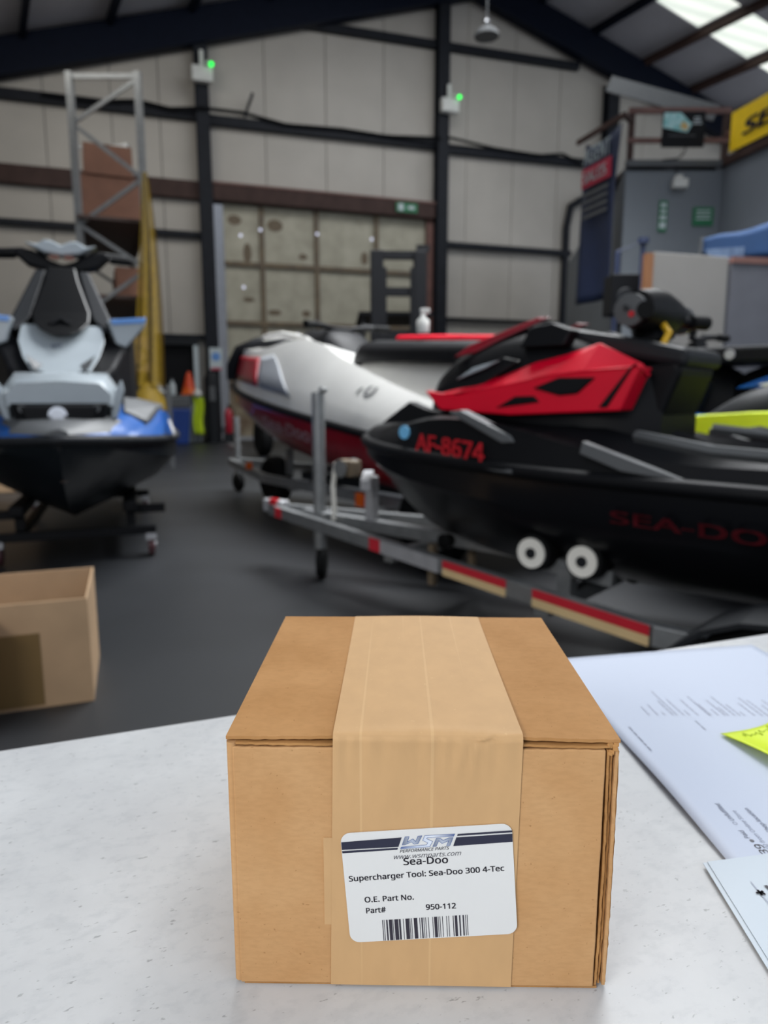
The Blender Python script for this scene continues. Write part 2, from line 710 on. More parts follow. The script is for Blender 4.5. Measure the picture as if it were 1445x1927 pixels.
def sheet(s0, s1, z0, z1a, z1b):
    mb = MB()
    mb.prism([(s0 + .006, z0), (s1 - .006, z0), (s1 - .006, z1b), (s0 + .006, z1a)], 0.0, 0.05)
    ox = rng.uniform(0, .008)
    o = mb.build('wall_sheet', M_sheet, wb, loc=(0, ox, 0), bevel=0.006)
    return o


edges = [-9.2, -8.0, -6.8, -5.6, -4.4, -3.2, -2.0, -1.1, -0.3]
for a, b in zip(edges[:-1], edges[1:]):
    sheet(a, b, 0, roof_z(a) - .02, roof_z(b) - .02)
for a, b in zip([-0.3, 1.0, 2.3, 3.6], [1.0, 2.3, 3.6, 4.86]):
    sheet(a, b, 4.95, roof_z(a) - .02, roof_z(b) - .02)
for a, b in zip([4.86, 5.6, 6.8, 8.0, 9.2, 10.4, 11.6, 12.8], [5.6, 6.8, 8.0, 9.2, 10.4, 11.6, 12.8, 14.0]):
    sheet(a, b, 0, roof_z(a) - .02, roof_z(b) - .02)


def light_stop(s0, s1, z0):  # dark backing added behind the sheets to block daylight leaking through their joints
    MB().prism([(s0, z0), (s1, z0), (s1, roof_z(s1)), (s0, roof_z(s0))], .062, .075).build('light_stop_sheet', M_steel, wb)


light_stop(-9.2, -.12, 0)
light_stop(-.12, 4.86, 4.9)
light_stop(4.76, 5.6, 0)
light_stop(5.6, 14.0, 0)


def hgirt(s0, s1, z0, z1, w=.16, d=.14, m=M_steel, name='girt', off=.0):
    MB().beam((s0, -d / 2 - off - .02, z0), (s1, -d / 2 - off - .02, z1), d, w).build(name, m, wb, bevel=.01)


for s0, s1 in ((-9, -.38), (-.2, 4.8), (5.0, 8.9)):
    hgirt(s0, s1, 6.45, 6.5, .19)
hgirt(-9, -.38, 5.08, 5.08, .34, .16, M_brown)
hgirt(-9, -.38, 4.22, 4.22, .12)
hgirt(5.0, 8.4, 4.4, 4.4, .13)
hgirt(1.0, 4.8, 8.5, 8.55, .16)
hgirt(5.0, 8.4, 8.55, 8.6, .16)
hgirt(-2.2, -.38, 2.18, 2.18, .1)
hgirt(5.0, 8.6, 2.75, 2.75, .06)


def hcolumn(s, ztop, w=.26, name='steel_column'):
    mb = MB()
    mb.box((s, -.06, ztop / 2), (w, .02, ztop))
    mb.box((s, -.30, ztop / 2), (w, .02, ztop))
    mb.box((s, -.18, ztop / 2), (.03, .22, ztop))
    mb.box((s, -.18, .01), (w + .12, .36, .02))
    return mb.build(name, M_steel, wb)


hcolumn(-.28, 8.0)
hcolumn(4.90, 9.5)
hcolumn(-5.9, 6.4, .2)
hcolumn(9.3, 8.3, .3)
# cables looped along the girts
MB().tube([(-3.2, -.22, 6.50), (-2.3, -.24, 6.48), (-1.5, -.22, 6.60), (-.9, -.24, 6.52), (-.3, -.36, 6.56), (.5, -.2, 6.63),
           (1.4, -.2, 6.5), (2.6, -.2, 6.55), (3.6, -.2, 6.52), (4.8, -.36, 6.56)], .035, 6).build('cable', M_black, wb)
MB().tube([(5.0, -.36, 6.6), (6.2, -.2, 6.55), (7.4, -.2, 6.52), (8.0, -.2, 6.62), (8.5, -.2, 6.45)], .03, 6).build('cable', M_black, wb)
MB().beam((.55, -.22, 6.55), (.72, -.26, 7.0), .05, .05).build('bracket', M_steel, wb)
MB().tube([(8.25, -.1, .1), (8.25, -.1, 5.0), (8.35, -.1, 5.5), (8.7, -.1, 5.7)], .09, 8).build('duct_pipe', M_steel, wb, smooth=40)

# rafters of the end frame
mb = MB()
for sgn in (-1, 1):
    for k in (0,):
        s_e = APEX_S + sgn * (15.0 if sgn < 0 else 8.6)
        z_e = roof_z(s_e)
        mb.beam((APEX_S, -.28, APEX_Z - .42), (s_e, -.28, z_e - .42), .26, .62)
mb.build('rafter', M_navy, wb, bevel=.02)

# roof
rf = struct('ceiling')


def roof_pt(a, t, h=0.0):
    p = W0 + E1 * (APEX_S + a) + DR * t
    return Vector((p.x, p.y, APEX_Z - SLOPE * abs(a) + h))


def roof_slab(a0, a1, t0, t1, th=.06, h=0.0):
    vs = []
    for hh in (h, h + th):
        vs += [roof_pt(a0, t0, hh), roof_pt(a1, t0, hh), roof_pt(a1, t1, hh), roof_pt(a0, t1, hh)]
    return MB().add(vs, [(0, 1, 2, 3), (7, 6, 5, 4), (0, 4, 5, 1), (1, 5, 6, 2), (2, 6, 7, 3), (3, 7, 4, 0)])


T0, T1 = -1.5, 14.0
SKY0, SKY1 = 1.83, 2.85
PUR = [0.1, 1.5, 2.93, 4.40, 5.82, 7.25, 8.7]
for a0, a1 in zip(PUR[:-1], PUR[1:]):
    segs = [(T0, SKY0), (SKY1, 6.5), (6.5, T1)] if 2.9 < a0 < 7.0 else [(T0, 2.5), (2.5, 6.5), (6.5, T1)]
    for t0, t1 in segs:
        roof_slab(a0, a1, t0, t1).build('roof_sheet', M_roof, rf)
    if 2.9 < a0 < 7.0:
        o = roof_slab(a0 + .07, a1 - .07, SKY0 + .01, SKY1 - .01, .03, .02).build('skylight_sheet', M_sky, rf)
        o['label'] = 'bright translucent daylight sheet'
        for e0, e1 in ((a0, a0 + .07), (a1 - .07, a1)):
            roof_slab(e0, e1, SKY0, SKY1).build('roof_sheet', M_roof, rf)
PL = [0.1, 1.6, 3.1, 4.6, 6.1, 7.6, 9.1, 10.6, 12.1, 13.6, 15.1]
for a0, a1 in zip(PL[:-1], PL[1:]):
    for t0, t1 in ((T0, 5.0), (5.0, T1)):
        roof_slab(-a1, -a0, t0, t1).build('roof_sheet', M_roof, rf)
roof_slab(-.1, .1, T0, T1, .1).build('ridge_cap', M_roof, rf)
for a in PUR:
    MB().beam(roof_pt(a, T0, -.1), roof_pt(a, T1, -.1), .09, .2, up=(E1 * SLOPE + EZ)).build('purlin', M_brown if a > 4 else M_navy, rf)
for a in PL[1:]:
    MB().beam(roof_pt(-a, T0, -.1), roof_pt(-a, T1, -.1), .09, .2).build('purlin', M_navy, rf)

# left side wall, out of frame to the left
wl = MB().prism([(-0.06, 0), (-0.06, 7.1), (0.0, 7.1), (0, 0)], 0, 15, plane='xz')
o = wl.build('wall_left', M_sheet, loc=wall_pt(-9.0, 0, 0), rot=(0, 0, R(180 + 30)))
o['kind'] = 'structure'

# ------------------------------------------------ sliding door in the end wall
dr = struct('door_1', loc=W0, rz=WALL_RZ)
D0, D1 = 0.06, 4.66
cols = [0.06, 0.86, 2.05, 3.42, 4.66]
rows = [0.07, 1.25, 2.5, 3.72, 5.02]
for i in range(4):
    for j in range(4):
        MB().box(((cols[i] + cols[i + 1]) / 2, 0.03 + rng.uniform(0, .006), (rows[j] + rows[j + 1]) / 2),
                 (cols[i + 1] - cols[i] - .02, .03, rows[j + 1] - rows[j] - .02)).build('door_panel', M_rustp if j == 0 else M_door, dr, bevel=.004)
for c in cols[1:]:
    MB().box((c, -.02, (rows[0] + rows[-1]) / 2), (.09, .06, rows[-1] - rows[0])).build('door_stile', M_rust, dr)
for z in rows[1:-1]:
    MB().box(((D0 + D1) / 2, -.03, z), (D1 - D0, .06, .09)).build('door_rail', M_rust, dr)
MB().box((2.3, -.12, 5.08), (4.9, .24, .34)).build('door_header', M_brown, dr, bevel=.01)
MB().box((2.3, -.13, 5.24), (4.9, .26, .04)).build('header_flange', M_redbrown, dr)
MB().box((4.68, -.06, 2.45), (.16, .1, 4.9)).build('door_jamb', M_redbrown, dr)
for s, z in ((.42, 4.30), (.83, 4.43), (2.06, 4.43), (3.32, 4.42), (.45, 3.25), (1.6, 2.3), (1.0, 2.28), (3.85, 2.75), (.9, .1)):
    MB().lathe([(.032, 0), (.032, .004)], (s, .004 if s not in (.83, 2.06) else -.056, z), 'y', 12).build('daylight_disc', M_daylight, dr)  # small glowing discs on the door in place of daylight through holes
for s, z, w, h in ((.55, 3.95, .18, .42), (1.15, 4.55, .35, .25), (3.15, 4.0, .16, .28), (1.75, 3.95, .2, .12), (1.1, 2.75, .3, .12), (1.8, 2.75, .2, .15), (.55, 3.0, .25, .1), (.5, 1.9, .1, .3), (.3, 4.6, .3, .2)):
    MB().lathe([(.5, 0), (.5, .002)], (0, 0, 0), 'y', 10).build('dirt_stain', M_rust, dr, loc=(s, .010, z)).scale = (w, 1, h)

# ------------------------------------------------ office block and mezzanine on the right
OX, OY = 3.28, 10.0
wo = struct('wall_right')
mb = MB()
mb.box((3.94, 10.06, 2.0), (1.32, .12, 4.0))
mb.build('office_front', M_office, wo)
p0, p1 = Vector((OX, 10.0, 0)), Vector((1.9, 17.0, 0))
q0 = Vector((2.88, 11.4, 0))
MB().beam((OX + .05, 10.06, 2.0), (4.35, 16.9, 2.0), .1, 4.0).build('office_side', M_office, wo)
RW0, RW1 = Vector((4.59, 10.0, 0)), Vector((5.75, 4.6, 0))
MB().beam(RW0 + Vector((.05, 0, 2.0)), RW1 + Vector((.05, 0, 2.0)), .1, 4.0).build('office_return', M_office2, wo)
# mezzanine deck edge, posts and rails
MB().box((3.94, 9.96, 4.04), (1.36, .1, .08)).build('deck_edge', M_mgrey, wo)
MB().beam(RW0 + Vector((-.02, 0, 4.05)), RW1 + Vector((-.02, 0, 4.05)), .1, .1).build('deck_edge', M_brown, wo)
for x in (3.31, 4.58):
    MB().box((x, 9.97, 4.38), (.07, .07, .72)).build('rail_post', M_brown, wo)
MB().box((3.94, 9.95, 4.70), (1.36, .05, .07)).build('handrail', M_redbrown, wo)
MB().box((3.94, 9.95, 4.33), (1.36, .05, .06)).build('mid_rail', M_redbrown, wo)
MB().beam(RW0 + Vector((-.02, 0, 4.40)), RW1 + Vector((-.02, 0, 4.40)), .05, .07).build('handrail', M_redbrown, wo)
MB().box((3.9, 10.9, 4.0), (1.2, 1.8, .06)).build('mezzanine_deck', M_darkwood, wo)
# pale eaves piece behind the rails
MB().beam((3.95, 13.2, 6.36), (5.6, 12.6, 5.66), .05, .25).build('eaves_board', M_mgrey, wo)

# ================================================================== COUNTER AND WHAT LIES ON IT
HC = 0.6985
CF = Vector((-0.2766, 0.4625, 0))
c_ang = math.atan2(0.7114 - 0.4625, 0.413 + 0.2766)
ct = thing('reception_counter', 'pale grey stone-look reception counter carrying the taped carton and papers', 'counter', (CF.x, CF.y, 0), c_ang)
MB().box((-.11, -.47, HC - .016), (2.30, .94, .032)).build('worktop', M_stone, ct, bevel=.0015)
MB().box((-.11, -.47, (HC - .032) / 2), (2.20, .82, HC - .032)).build('cabinet_body', M_cab, ct, bevel=.003)

# ---------------- the taped carton
BW, BD, BH = 0.1600, 0.1565, 0.1146
cx_, cy_ = 0.0155, 0.2600
rzb = R(-1.0)
ca = thing('taped_carton', 'brown corrugated cardboard carton taped over the top with white shipping label', 'box',
           (cx_ + math.sin(-rzb) * BD / 2, cy_ + math.cos(rzb) * BD / 2, HC + .0002), rzb)
FY = -BD / 2
# body
MB().box((-.0026, .0012, BH / 2 - .0012), (BW - .0062, BD - .004, BH - .003)).build('body', M_kraft, ca, bevel=.0025, smooth=40)


def ragged_slab(u0, u1, v0, v1, base, th, amp, axis, seed, nu=36, bow=0.0, rag=('u1',), wave=0.0):
    """thin board whose cut edges are slightly ragged; axis: 'z' lies flat, 'y' stands facing the front, 'x' faces right"""
    r = random.Random(seed)
    nv = 10
    j1 = [r.uniform(-amp, amp) for _ in range(200)]
    j2 = [r.uniform(-amp, amp) for _ in range(200)]

    def P(i, j, w):
        u = u0 + (u1 - u0) * i / nu
        v = v0 + (v1 - v0) * j / nv
        if 'v0' in rag and j == 0:
            v += j1[i]
        if 'v1' in rag and j == nv:
            v += j1[i + 60]
        if 'u0' in rag and i == 0:
            u += j2[j]
        if 'u1' in rag and i == nu:
            u += j2[j + 60]
        fu, fv = i / nu, j / nv
        h = base + w * th + bow * math.sin(PI * fu) * (1 - fv) ** 2 + wave * math.sin(9 * fu + seed) * (1 - fv) ** 3
        return {'z': (u, v, h), 'y': (u, h, v), 'x': (h, u, v)}[axis]
    mb = MB()
    w = nu + 1
    vs = [P(i, j, 0) for j in range(nv + 1) for i in range(nu + 1)] + [P(i, j, 1) for j in range(nv + 1) for i in range(nu + 1)]
    o = w * (nv + 1)
    fs = []
    for j in range(nv):
        for i in range(nu):
            a = j * w + i
            fs.append((a, a + 1, a + w + 1, a + w))
            fs.append((o + a + w, o + a + w + 1, o + a + 1, o + a))
    for i in range(nu):
        fs.append((i, i + 1, o + i + 1, o + i))
        a = nv * w + i
        fs.append((a, a + 1, o + a + 1, o + a))
    for j in range(nv):
        fs.append((j * w, (j + 1) * w, o + (j + 1) * w, o + j * w))
        a = j * w + nu
        fs.append((a, a + w, o + a + w, o + a))
    mb.add(vs, fs)
    return mb


# lid: two flaps meeting under the tape, the front edge lifting off the front panel
ragged_slab(-BW / 2, BW / 2, FY + .0012, BD / 2, BH - .0012, .0014, .00030, 'z', 3, bow=.0010, rag=('v0',), wave=.0003, nu=70).build('lid_flap', M_kraft_top, ca, smooth=40)
ragged_slab(-BW / 2 + .004, BW / 2 - .004, FY + .0004, BD / 2 - .01, BH - .0031, .0010, .0003, 'z', 9, bow=.0004, rag=('v0',), wave=.0004, nu=70).build('inner_flap', M_kraft_edge, ca, smooth=40)
# front panel, right-hand edges in layers
fp = ragged_slab(-BW / 2 + .0026, BW / 2 - .0058, .0012, BH - .0040, FY, .0026, .00015, 'y', 5, rag=('v1', 'u1'), nu=60)
fp.build('front_flap', M_kraft, ca, bevel=.0006, smooth=40)
MB().tube([(-BW / 2 + .0022, FY + .0024, .002), (-BW / 2 + .0022, FY + .0024, BH - .0022)], .0023, 12).build('folded_edge', M_kraft, ca, smooth=60)
for k, (xx, yy, tt, sd) in enumerate(((BW / 2 - .0052, FY + .0010, .0010, 21), (BW / 2 - .0036, FY + .0022, .0009, 22), (BW / 2 - .0020, FY + .0008, .0013, 23), (BW / 2 - .0004, FY + .0024, .0006, 24))):
    z0, z1 = .0015, BH - .0045 - .0012 * (k % 2)
    r_ = random.Random(sd)
    n = 40
    secs = []
    for i in range(n + 1):
        z = z0 + (z1 - z0) * i / n
        dx = r_.uniform(-.00012, .00012) + .0006 * math.sin(PI * i / n) * (1 if k < 2 else .4)
        dy = r_.uniform(-.0003, .0003)
        secs.append([(xx + dx, yy + dy, z), (xx + dx + tt, yy + dy, z), (xx + dx + tt, BD / 2 - .002, z), (xx + dx, BD / 2 - .002, z)])
    o = MB().loft(secs, True, closed=True).build('side_ply', M_kraft_edge if k != 2 else M_kraft, ca)
    o['label'] = 'layered corrugated edge'
# crushed corner knuckle top right
mb = MB()
for k in range(9):
    c = (BW / 2 - .0028 + rng.uniform(-.0016, .0014), FY + .0012 + rng.uniform(-.0008, .001), BH - .0042 + rng.uniform(-.002, .0022))
    mb.box(c, (.0022, .0012, .0016), rz=rng.uniform(-.7, .7))
mb.build('crushed_corner', M_kraft_edge, ca, bevel=.0003)
MB().box((.0, FY + .004, .0004), (BW - .008, .006, .0009)).build('bottom_flap', M_kraft_edge, ca)

# paper tape over the lid and down the front
tx0, tx1 = -.0362, .0405
prof = []
for i in range(26):
    y = BD / 2 - .0005 - (BD - .0025) * i / 25
    prof.append((y, BH + .0006 + .0018 * (1 - (y - FY) / BD) ** 2, 0))
for k in range(1, 8):
    a = PI / 2 * k / 8
    prof.append((FY + .0018 - .0024 * math.sin(a), BH - .0015 + .0039 * math.cos(a), 1))
for i in range(30):
    z = BH - .0015 - (BH - .0028) * i / 29
    prof.append((FY - .0005, z, 2))
rt = random.Random(4)
nx = 48
vs, fs = [], []
for i, (y, z, k) in enumerate(prof):
    f = i / (len(prof) - 1)
    left = tx0 - (.0 if k < 2 else .0022 * (BH - z) / BH)
    right = tx1 - (.0 if k < 2 else .0016 * (BH - z) / BH)
    for j in range(nx + 1):
        u = j / nx
        x = left + (right - left) * u
        yy, zz = y, z
        # creases where the tape turns over the front edge
        d = abs(i - 31)
        amp = .0019 * math.exp(-(d / 4.5) ** 2)
        wr = math.sin(31 * u + 1.7 * math.sin(9 * u)) * .5 + .6 * math.exp(-((u - .78 + .02 * (i - 30)) / .035) ** 2) - .5 * math.exp(-((u - .84 + .02 * (i - 30)) / .03) ** 2)
        if k >= 1:
            yy -= abs(amp * wr) * .9
        else:
            zz += max(0, amp * wr)
        zz += .0006 * math.sin(PI * u) if k == 0 else 0
        vs.append((x, yy, zz))
w = nx + 1
for i in range(len(prof) - 1):
    for j in range(nx):
        fs.append((i * w + j, i * w + j + 1, (i + 1) * w + j + 1, (i + 1) * w + j))
tp = MB().add(vs, fs).build('packing_tape', M_tape, ca, smooth=60)
tp['label'] = 'beige paper packing tape'
MB().box((tx0 - .0015, FY - .00022, .0505), (.006, .0003, .0405)).build('tape_end', M_tape, ca)

# label
LW, LH = .0708, .0511
lb_mb = MB()
pts = []
rr = .0042
for cx2, cz2, a0 in ((LW / 2 - rr, LH / 2 - rr, 0), (-LW / 2 + rr, LH / 2 - rr, 90), (-LW / 2 + rr, -LH / 2 + rr, 180), (LW / 2 - rr, -LH / 2 + rr, 270)):
    for k in range(7):
        a = R(a0 + 15 * k)
        pts.append((cx2 + rr * math.cos(a), cz2 + rr * math.sin(a)))
lb_mb.prism(pts, 0, .00025)
lab = lb_mb.build('shipping_label', M_label, ca, loc=(.0187 - .0155 + .0004, FY - .00105, .7489 - HC), rot=(0, R(-4.4), 0))
lab['label'] = 'white shipping label with navy stripes and barcode'
AF = ((6.112263e-05, -4.70313e-06), (-4.597882e-06, -6.820907e-05), (-0.0434392, 0.0367448))


def LP(zx, zy, lift=.00012):
    return Vector((AF[0][0] * zx + AF[1][0] * zy + AF[2][0], -lift, AF[0][1] * zx + AF[1][1] * zy + AF[2][1]))


def lprint(name, polys, m, lift=.00012):
    mb = MB()
    for poly in polys:
        mb.add([LP(x, y, lift) for x, y in poly], [tuple(range(len(poly)))])
    return mb.build(name, m, lab)


lprint('stripe', [[(150, 211), (558, 174), (536, 237), (153, 262)], [(154, 270), (533, 243), (529, 256), (157, 285)]], M_navy_ink)
lprint('stripe', [[(935, 147), (1298, 119), (1299, 132), (930, 160)], [(925, 170), (1300, 141), (1303, 195), (905, 228)]], M_navy_ink)


def LZ(p):      # finer tracing of the emblem
    return ((p[0] / 10.32 + 140) * 3.6125, (p[1] / 10.32 + 10) * 3.6125)


Wp = [(213, 378), (298, 372), (262, 472), (365, 415), (418, 462), (460, 362), (546, 353), (465, 512), (385, 522), (335, 480), (215, 537), (152, 542)]
Sp = [(592, 352), (1176, 313), (1150, 363), (640, 398), (632, 412), (748, 462), (690, 568), (118, 614), (140, 574), (622, 528), (648, 492), (548, 448)]
Mp = [(742, 565), (815, 398), (885, 396), (948, 438), (1055, 388), (1142, 381), (1080, 541), (1008, 546), (1045, 455), (922, 505), (862, 452), (815, 560)]


def logo(name, poly, inner, inset):
    me = bpy.data.meshes.new(name)
    bm = bmesh.new()
    vs = [bm.verts.new(LP(*LZ(p), .00014)) for p in poly]
    f = bm.faces.new(vs)
    bm.normal_update()
    bmesh.ops.inset_individual(bm, faces=[f], thickness=inset, use_even_offset=True)
    f.material_index = 1
    bmesh.ops.triangulate(bm, faces=bm.faces)
    bm.to_mesh(me)
    bm.free()
    me.materials.append(M_logo_blue)
    me.materials.append(inner)
    o = bpy.data.objects.new(name, me)
    COL.objects.link(o)
    o.parent = lab
    return o


logo('emblem_letter', Wp, M_logo_grey, .00018)
logo('emblem_letter', Sp, M_logo_light, .00016)
logo('emblem_letter', Mp, M_logo_grey, .00018)


def ltext(s, a, b, cap, m=M_ink, bold=0.0, shear=0.0):
    A, B = LP(*a), LP(*b)
    d = B - A
    up = Vector((-d.z, 0, d.x))
    return lettering('printed_text', s, A, d, up, d.length, cap, m, lab, bold, shear)


mmz = 6.82e-05
ltext('PERFORMANCE PARTS', (545, 277), (880, 250), 20 * mmz, M_ink_grey, .006, .32)
ltext('www.wsmparts.com', (505, 320), (960, 288), 30 * mmz, M_ink_grey, 0, .32)
ltext('Sea-Doo', (570, 359), (872, 341), 46 * mmz, M_ink, .012)
ltext('Supercharger Tool: Sea-Doo 300 4-Tec', (198, 475), (1252, 389), 36 * mmz, M_ink, .014)
ltext('O.E. Part No.', (303, 617), (640, 592), 36 * mmz, M_ink, .014)
ltext('Part#', (312, 692), (448, 682), 36 * mmz, M_ink, .014)
ltext('950-112', (722, 662), (928, 649), 36 * mmz, M_ink, .016)
bars = [(420, 5), (432, 4), (447, 10), (466, 22), (492, 4), (504, 26), (535, 12), (563, 4), (580, 25), (609, 4), (620, 4), (637, 24), (676, 4), (689, 9), (705, 4),
        (717, 4), (735, 4), (765, 4), (777, 20), (803, 4), (815, 4), (832, 4), (860, 4), (875, 4), (905, 5), (918, 17), (948, 9), (972, 9), (990, 4), (1002, 4)]
polys = []
for x, wd in bars:
    yt = 738 - (x - 420) * 46 / 588
    yb = 881 - (x - 420) * 46 / 588
    polys.append([(x, yt), (x + wd, yt - wd * .08), (x + wd + 9, yb - wd * .08), (x + 9, yb)])
lprint('barcode', polys, M_ink)

# ---------------- papers on the counter
def sheet_fn(TL, TR, BL, BR, z, zf):
    TL, TR, BL, BR = (Vector(p) for p in (TL, TR, BL, BR))

    def fn(u, v):
        p = (TL * (1 - u) + TR * u) * (1 - v) + (BL * (1 - u) + BR * u) * v
        return (p.x, p.y, z + zf(u, v))
    return fn


def paper_lift(u, v):
    return .0026 * math.exp(-(u / .14) ** 2) * math.exp(-((v - .72) / .22) ** 2) + .0004 * math.sin(4 * u + 3 * v)


ps_fn = sheet_fn((.160, .634), (.377, .676), (.1885, .325), (.412, .36), HC + .0010, paper_lift)
ps = thing('printed_sheet', 'large white printed order sheet lying flat on the counter beside the taped carton', 'paper', (.28, .5, HC))
gm = MB().grid(lambda u, v: Vector(ps_fn(u, v)) - Vector((.28, .5, HC)), 24, 30)
gm.build('page', M_paper, ps, solid=.0002, smooth=50)


def page_z(x, y):
    v = (.634 + .1935 * (x - .16) - y) / .312
    u = (x - (.16 + .0285 * v)) / .217
    return .0010 + paper_lift(u, v) + .00022


def pprint(name, strokes, m):
    """strokes on the sheet: (x, y0, y1, width) in counter metres, running away from the reader along the page edge"""
    mb = MB()
    for x, y0, y1, wd in strokes:
        sl = -.075
        a, b = Vector((x, y0, 0)), Vector((x + sl * (y1 - y0), y1, 0))
        off = Vector((wd / 2, 0, 0))
        o = Vector((.28, .5, 0))
        mb.add([q - o + EZ * page_z(q.x, q.y) for q in (a - off, a + off, b + off, b - off)], [(0, 1, 2, 3)])
    return mb.build(name, m, ps)


M_print = mat('faint_print', '#a3a8b8', .6)
M_print2 = mat('dark_print', '#7f8698', .6)
st = []
lens = [(.2110, .016), (.2180, .020), (.2235, .007), (.2300, .028), (.2332, .046), (.2385, .030), (.2432, .010), (.2500, .030), (.2590, .036), (.2605, .022), (.2660, .012), (.2712, .030),
        (.2740, .016), (.2790, .036), (.2832, .022), (.2870, .008), (.2950, .024), (.3010, .034), (.3055, .030), (.3120, .02), (.318, .03)]
for x, l in lens:
    y = .5150
    e = y + l
    while y < e:
        q = min(e, y + rng.uniform(.004, .009))
        st.append((x - .075 * (y - .515), y, q - .0008, .0013))
        y = q
pprint('text_block', st, M_print)
st = []
y = .4566
for q in (.006, .004, .009, .006, .007):
    st.append((.1901 - .07 * (y - .4566), y, y + q, .0012))
    y += q + .0014
pprint('text_line', st, M_print2)
pprint('text_line', [(.2445, .4905, .497, .0012), (.244, .498, .506, .001)], M_print2)
o_ = Vector((.28, .5, HC - HC))


def ptext(s, a, b, cap, m, bold=0.0):
    A = Vector((a[0] - .28, a[1] - .5, .0020))
    B = Vector((b[0] - .28, b[1] - .5, .0020))
    d = B - A
    o = lettering('printed_text', s, A, d, (-d.y, d.x, 0), d.length, cap, m, ps, bold)
    for v in o.data.vertices:
        v.co.z = page_z(v.co.x + .28, v.co.y + .5)
    return o


ptext('39', (.2140, .3462), (.2134, .3545), .0050, M_ink_grey, .01)
MB().lathe([(.0013, 0), (.0013, .0001)], (.2095 - .28, .3572 - .5, page_z(.2095, .3572)), 'z', 12).build('bullet', M_ink_grey, ps)
ptext('Paid', (.2098, .3596), (.2093, .3665), .0030, M_print2, .01)
ptext('O', (.2092, .3718), (.2090, .3745), .0026, M_print2)
ptext('Unfulfilled', (.2090, .3757), (.2078, .3925), .0030, M_print2, .01)
ptext('0:02 from Online Store', (.2172, .3480), (.2148, .3862), .0028, M_print2)
ptext('Shop location', (.2262, .3660), (.2240, .3895), .0030, M_print2, .01)

pc = thing('folded_card', 'folded white card with big black asterisk, lying over the printed sheet near the counter front', 'paper', (.21, .31, HC))
for k, (dx, zz) in enumerate(((0, .0018), (.0025, .0024))):
    fn = sheet_fn((.1727 + dx, .3377 + .0002 * k, 0), (.2527, .3527, 0), (.168 + dx, .232, 0), (.248, .247, 0), zz, lambda u, v: .0005 * (1 - u) * (1 - v))
    MB().grid(lambda u, v: Vector(fn(u, v)) - Vector((.21, .31, 0)), 8, 8).build('leaf', M_paper2, pc, solid=.0002)
lettering('printed_text', '*', (.1960 - .21, .3120 - .31, .0032), (-.06, 1, 0), (-1, -.06, 0), .0042, .0066, M_ink, pc, .03)
MB().add([(-.0146, .0090, .0032), (-.0128, .0093, .0032), (-.0098, -.0005, .0032), (-.0116, -.0008, .0032)], [(0, 1, 2, 3)]).build('printed_bar', M_ink, pc)
MB().add([(-.018, -.03, .0032), (-.0175, -.03, .0032), (-.0195, .012, .0032), (-.02, .012, .0032)], [(0, 1, 2, 3)]).build('rule_line', M_print, pc)

p3 = thing('blank_sheet', 'blank white sheet corner at the far right edge of the counter', 'paper', (.45, .62, HC))
fn3 = sheet_fn((.3645, .6450, 0), (.524, .7325, 0), (.444, .4975, 0), (.604, .5875, 0), .0005, lambda u, v: 0)
MB().grid(lambda u, v: Vector(fn3(u, v)) - Vector((.45, .62, 0)), 4, 4).build('page', M_paper, p3, solid=.0002)

# curled sticky note
nt_ = thing('sticky_note', 'bright yellow-green curled sticky note with handwriting on the printed sheet', 'note', (.2516, .4822, HC))


def note_fn(u, v):
    # u runs along the near edge towards the reader's right, v away from the reader
    ex, ey = Vector((.30, -.95, 0)).normalized(), Vector((.97, .24, 0)).normalized()
    p = ex * (.074 * u) + ey * (.074 * v)
    curl = .0060 * math.sin(min(1, u * 1.3) * PI / 2) * math.exp(-(v / .20) ** 2)
    hump = .0085 * math.exp(-((v - .86 + .15 * u) / .30) ** 2) * (.5 + .5 * (1 - u))
    return (p.x, p.y, .0030 + curl + hump)


MB().grid(note_fn, 20, 24).build('note_leaf', M_note, nt_, solid=.0003, smooth=70)
scr = MB()
for (u0, v0, du, am, n, ph) in ((.10, .16, .02, .05, 10, .3), (.30, .30, .03, .06, 9, 1.1), (.55, .2, .02, .05, 8, 2.0)):
    pts = []
    for k in range(n * 6):
        t = k / (n * 6)
        vv = v0 + .62 * t
        uu = u0 + du * math.sin(8 * t) + am * math.sin(k * 1.05 + ph) * (.5 + .5 * math.sin(k * .4))
        x, y, z = note_fn(max(0, uu), vv)
        pts.append((x, y, z + .0004))
    scr.tube(pts, .00022, 4)
scr.build('handwriting', mat('pen_olive', '#93a60c', .6), nt_)

# ================================================================== WATERCRAFT
HULL = [  # x, keel z, chine y, chine z, rail y, rail z
    (0, .44, .008, .47, .03, .50), (-.12, .25, .12, .38, .22, .49), (-.35, .10, .25, .30, .38, .475), (-.7, .02, .37, .235, .50, .46),
    (-1.2, 0, .44, .19, .57, .445), (-1.8, 0, .48, .17, .60, .44), (-2.6, 0, .48, .17, .60, .44), (-3.2, .02, .47, .18, .57, .44)]
DECK = [  # x, gunwale y,z, inner y,z, base y,z, centre z
    (0, .02, .515, .015, .52, .008, .522, .522), (-.12, .20, .53, .16, .55, .10, .56, .56), (-.4, .36, .56, .30, .60, .2, .63, .64),
    (-.7, .47, .62, .40, .66, .3, .68, .70), (-1.0, .52, .60, .44, .58, .33, .66, .70), (-1.3, .55, .53, .46, .44, .32, .55, .60),
    (-1.6, .56, .50, .48, .32, .30, .34, .50), (-1.9, .57, .50, .49, .30, .30, .32, .50), (-2.6, .56, .49, .48, .30, .30, .33, .50), (-3.2, .53, .48, .46, .34, .30, .36, .50)]


def hull_rows(bw=1.0):
    return hermite([(r[0], r[1], r[2] * bw, r[3], r[4] * bw, r[5]) for r in HULL], 29)


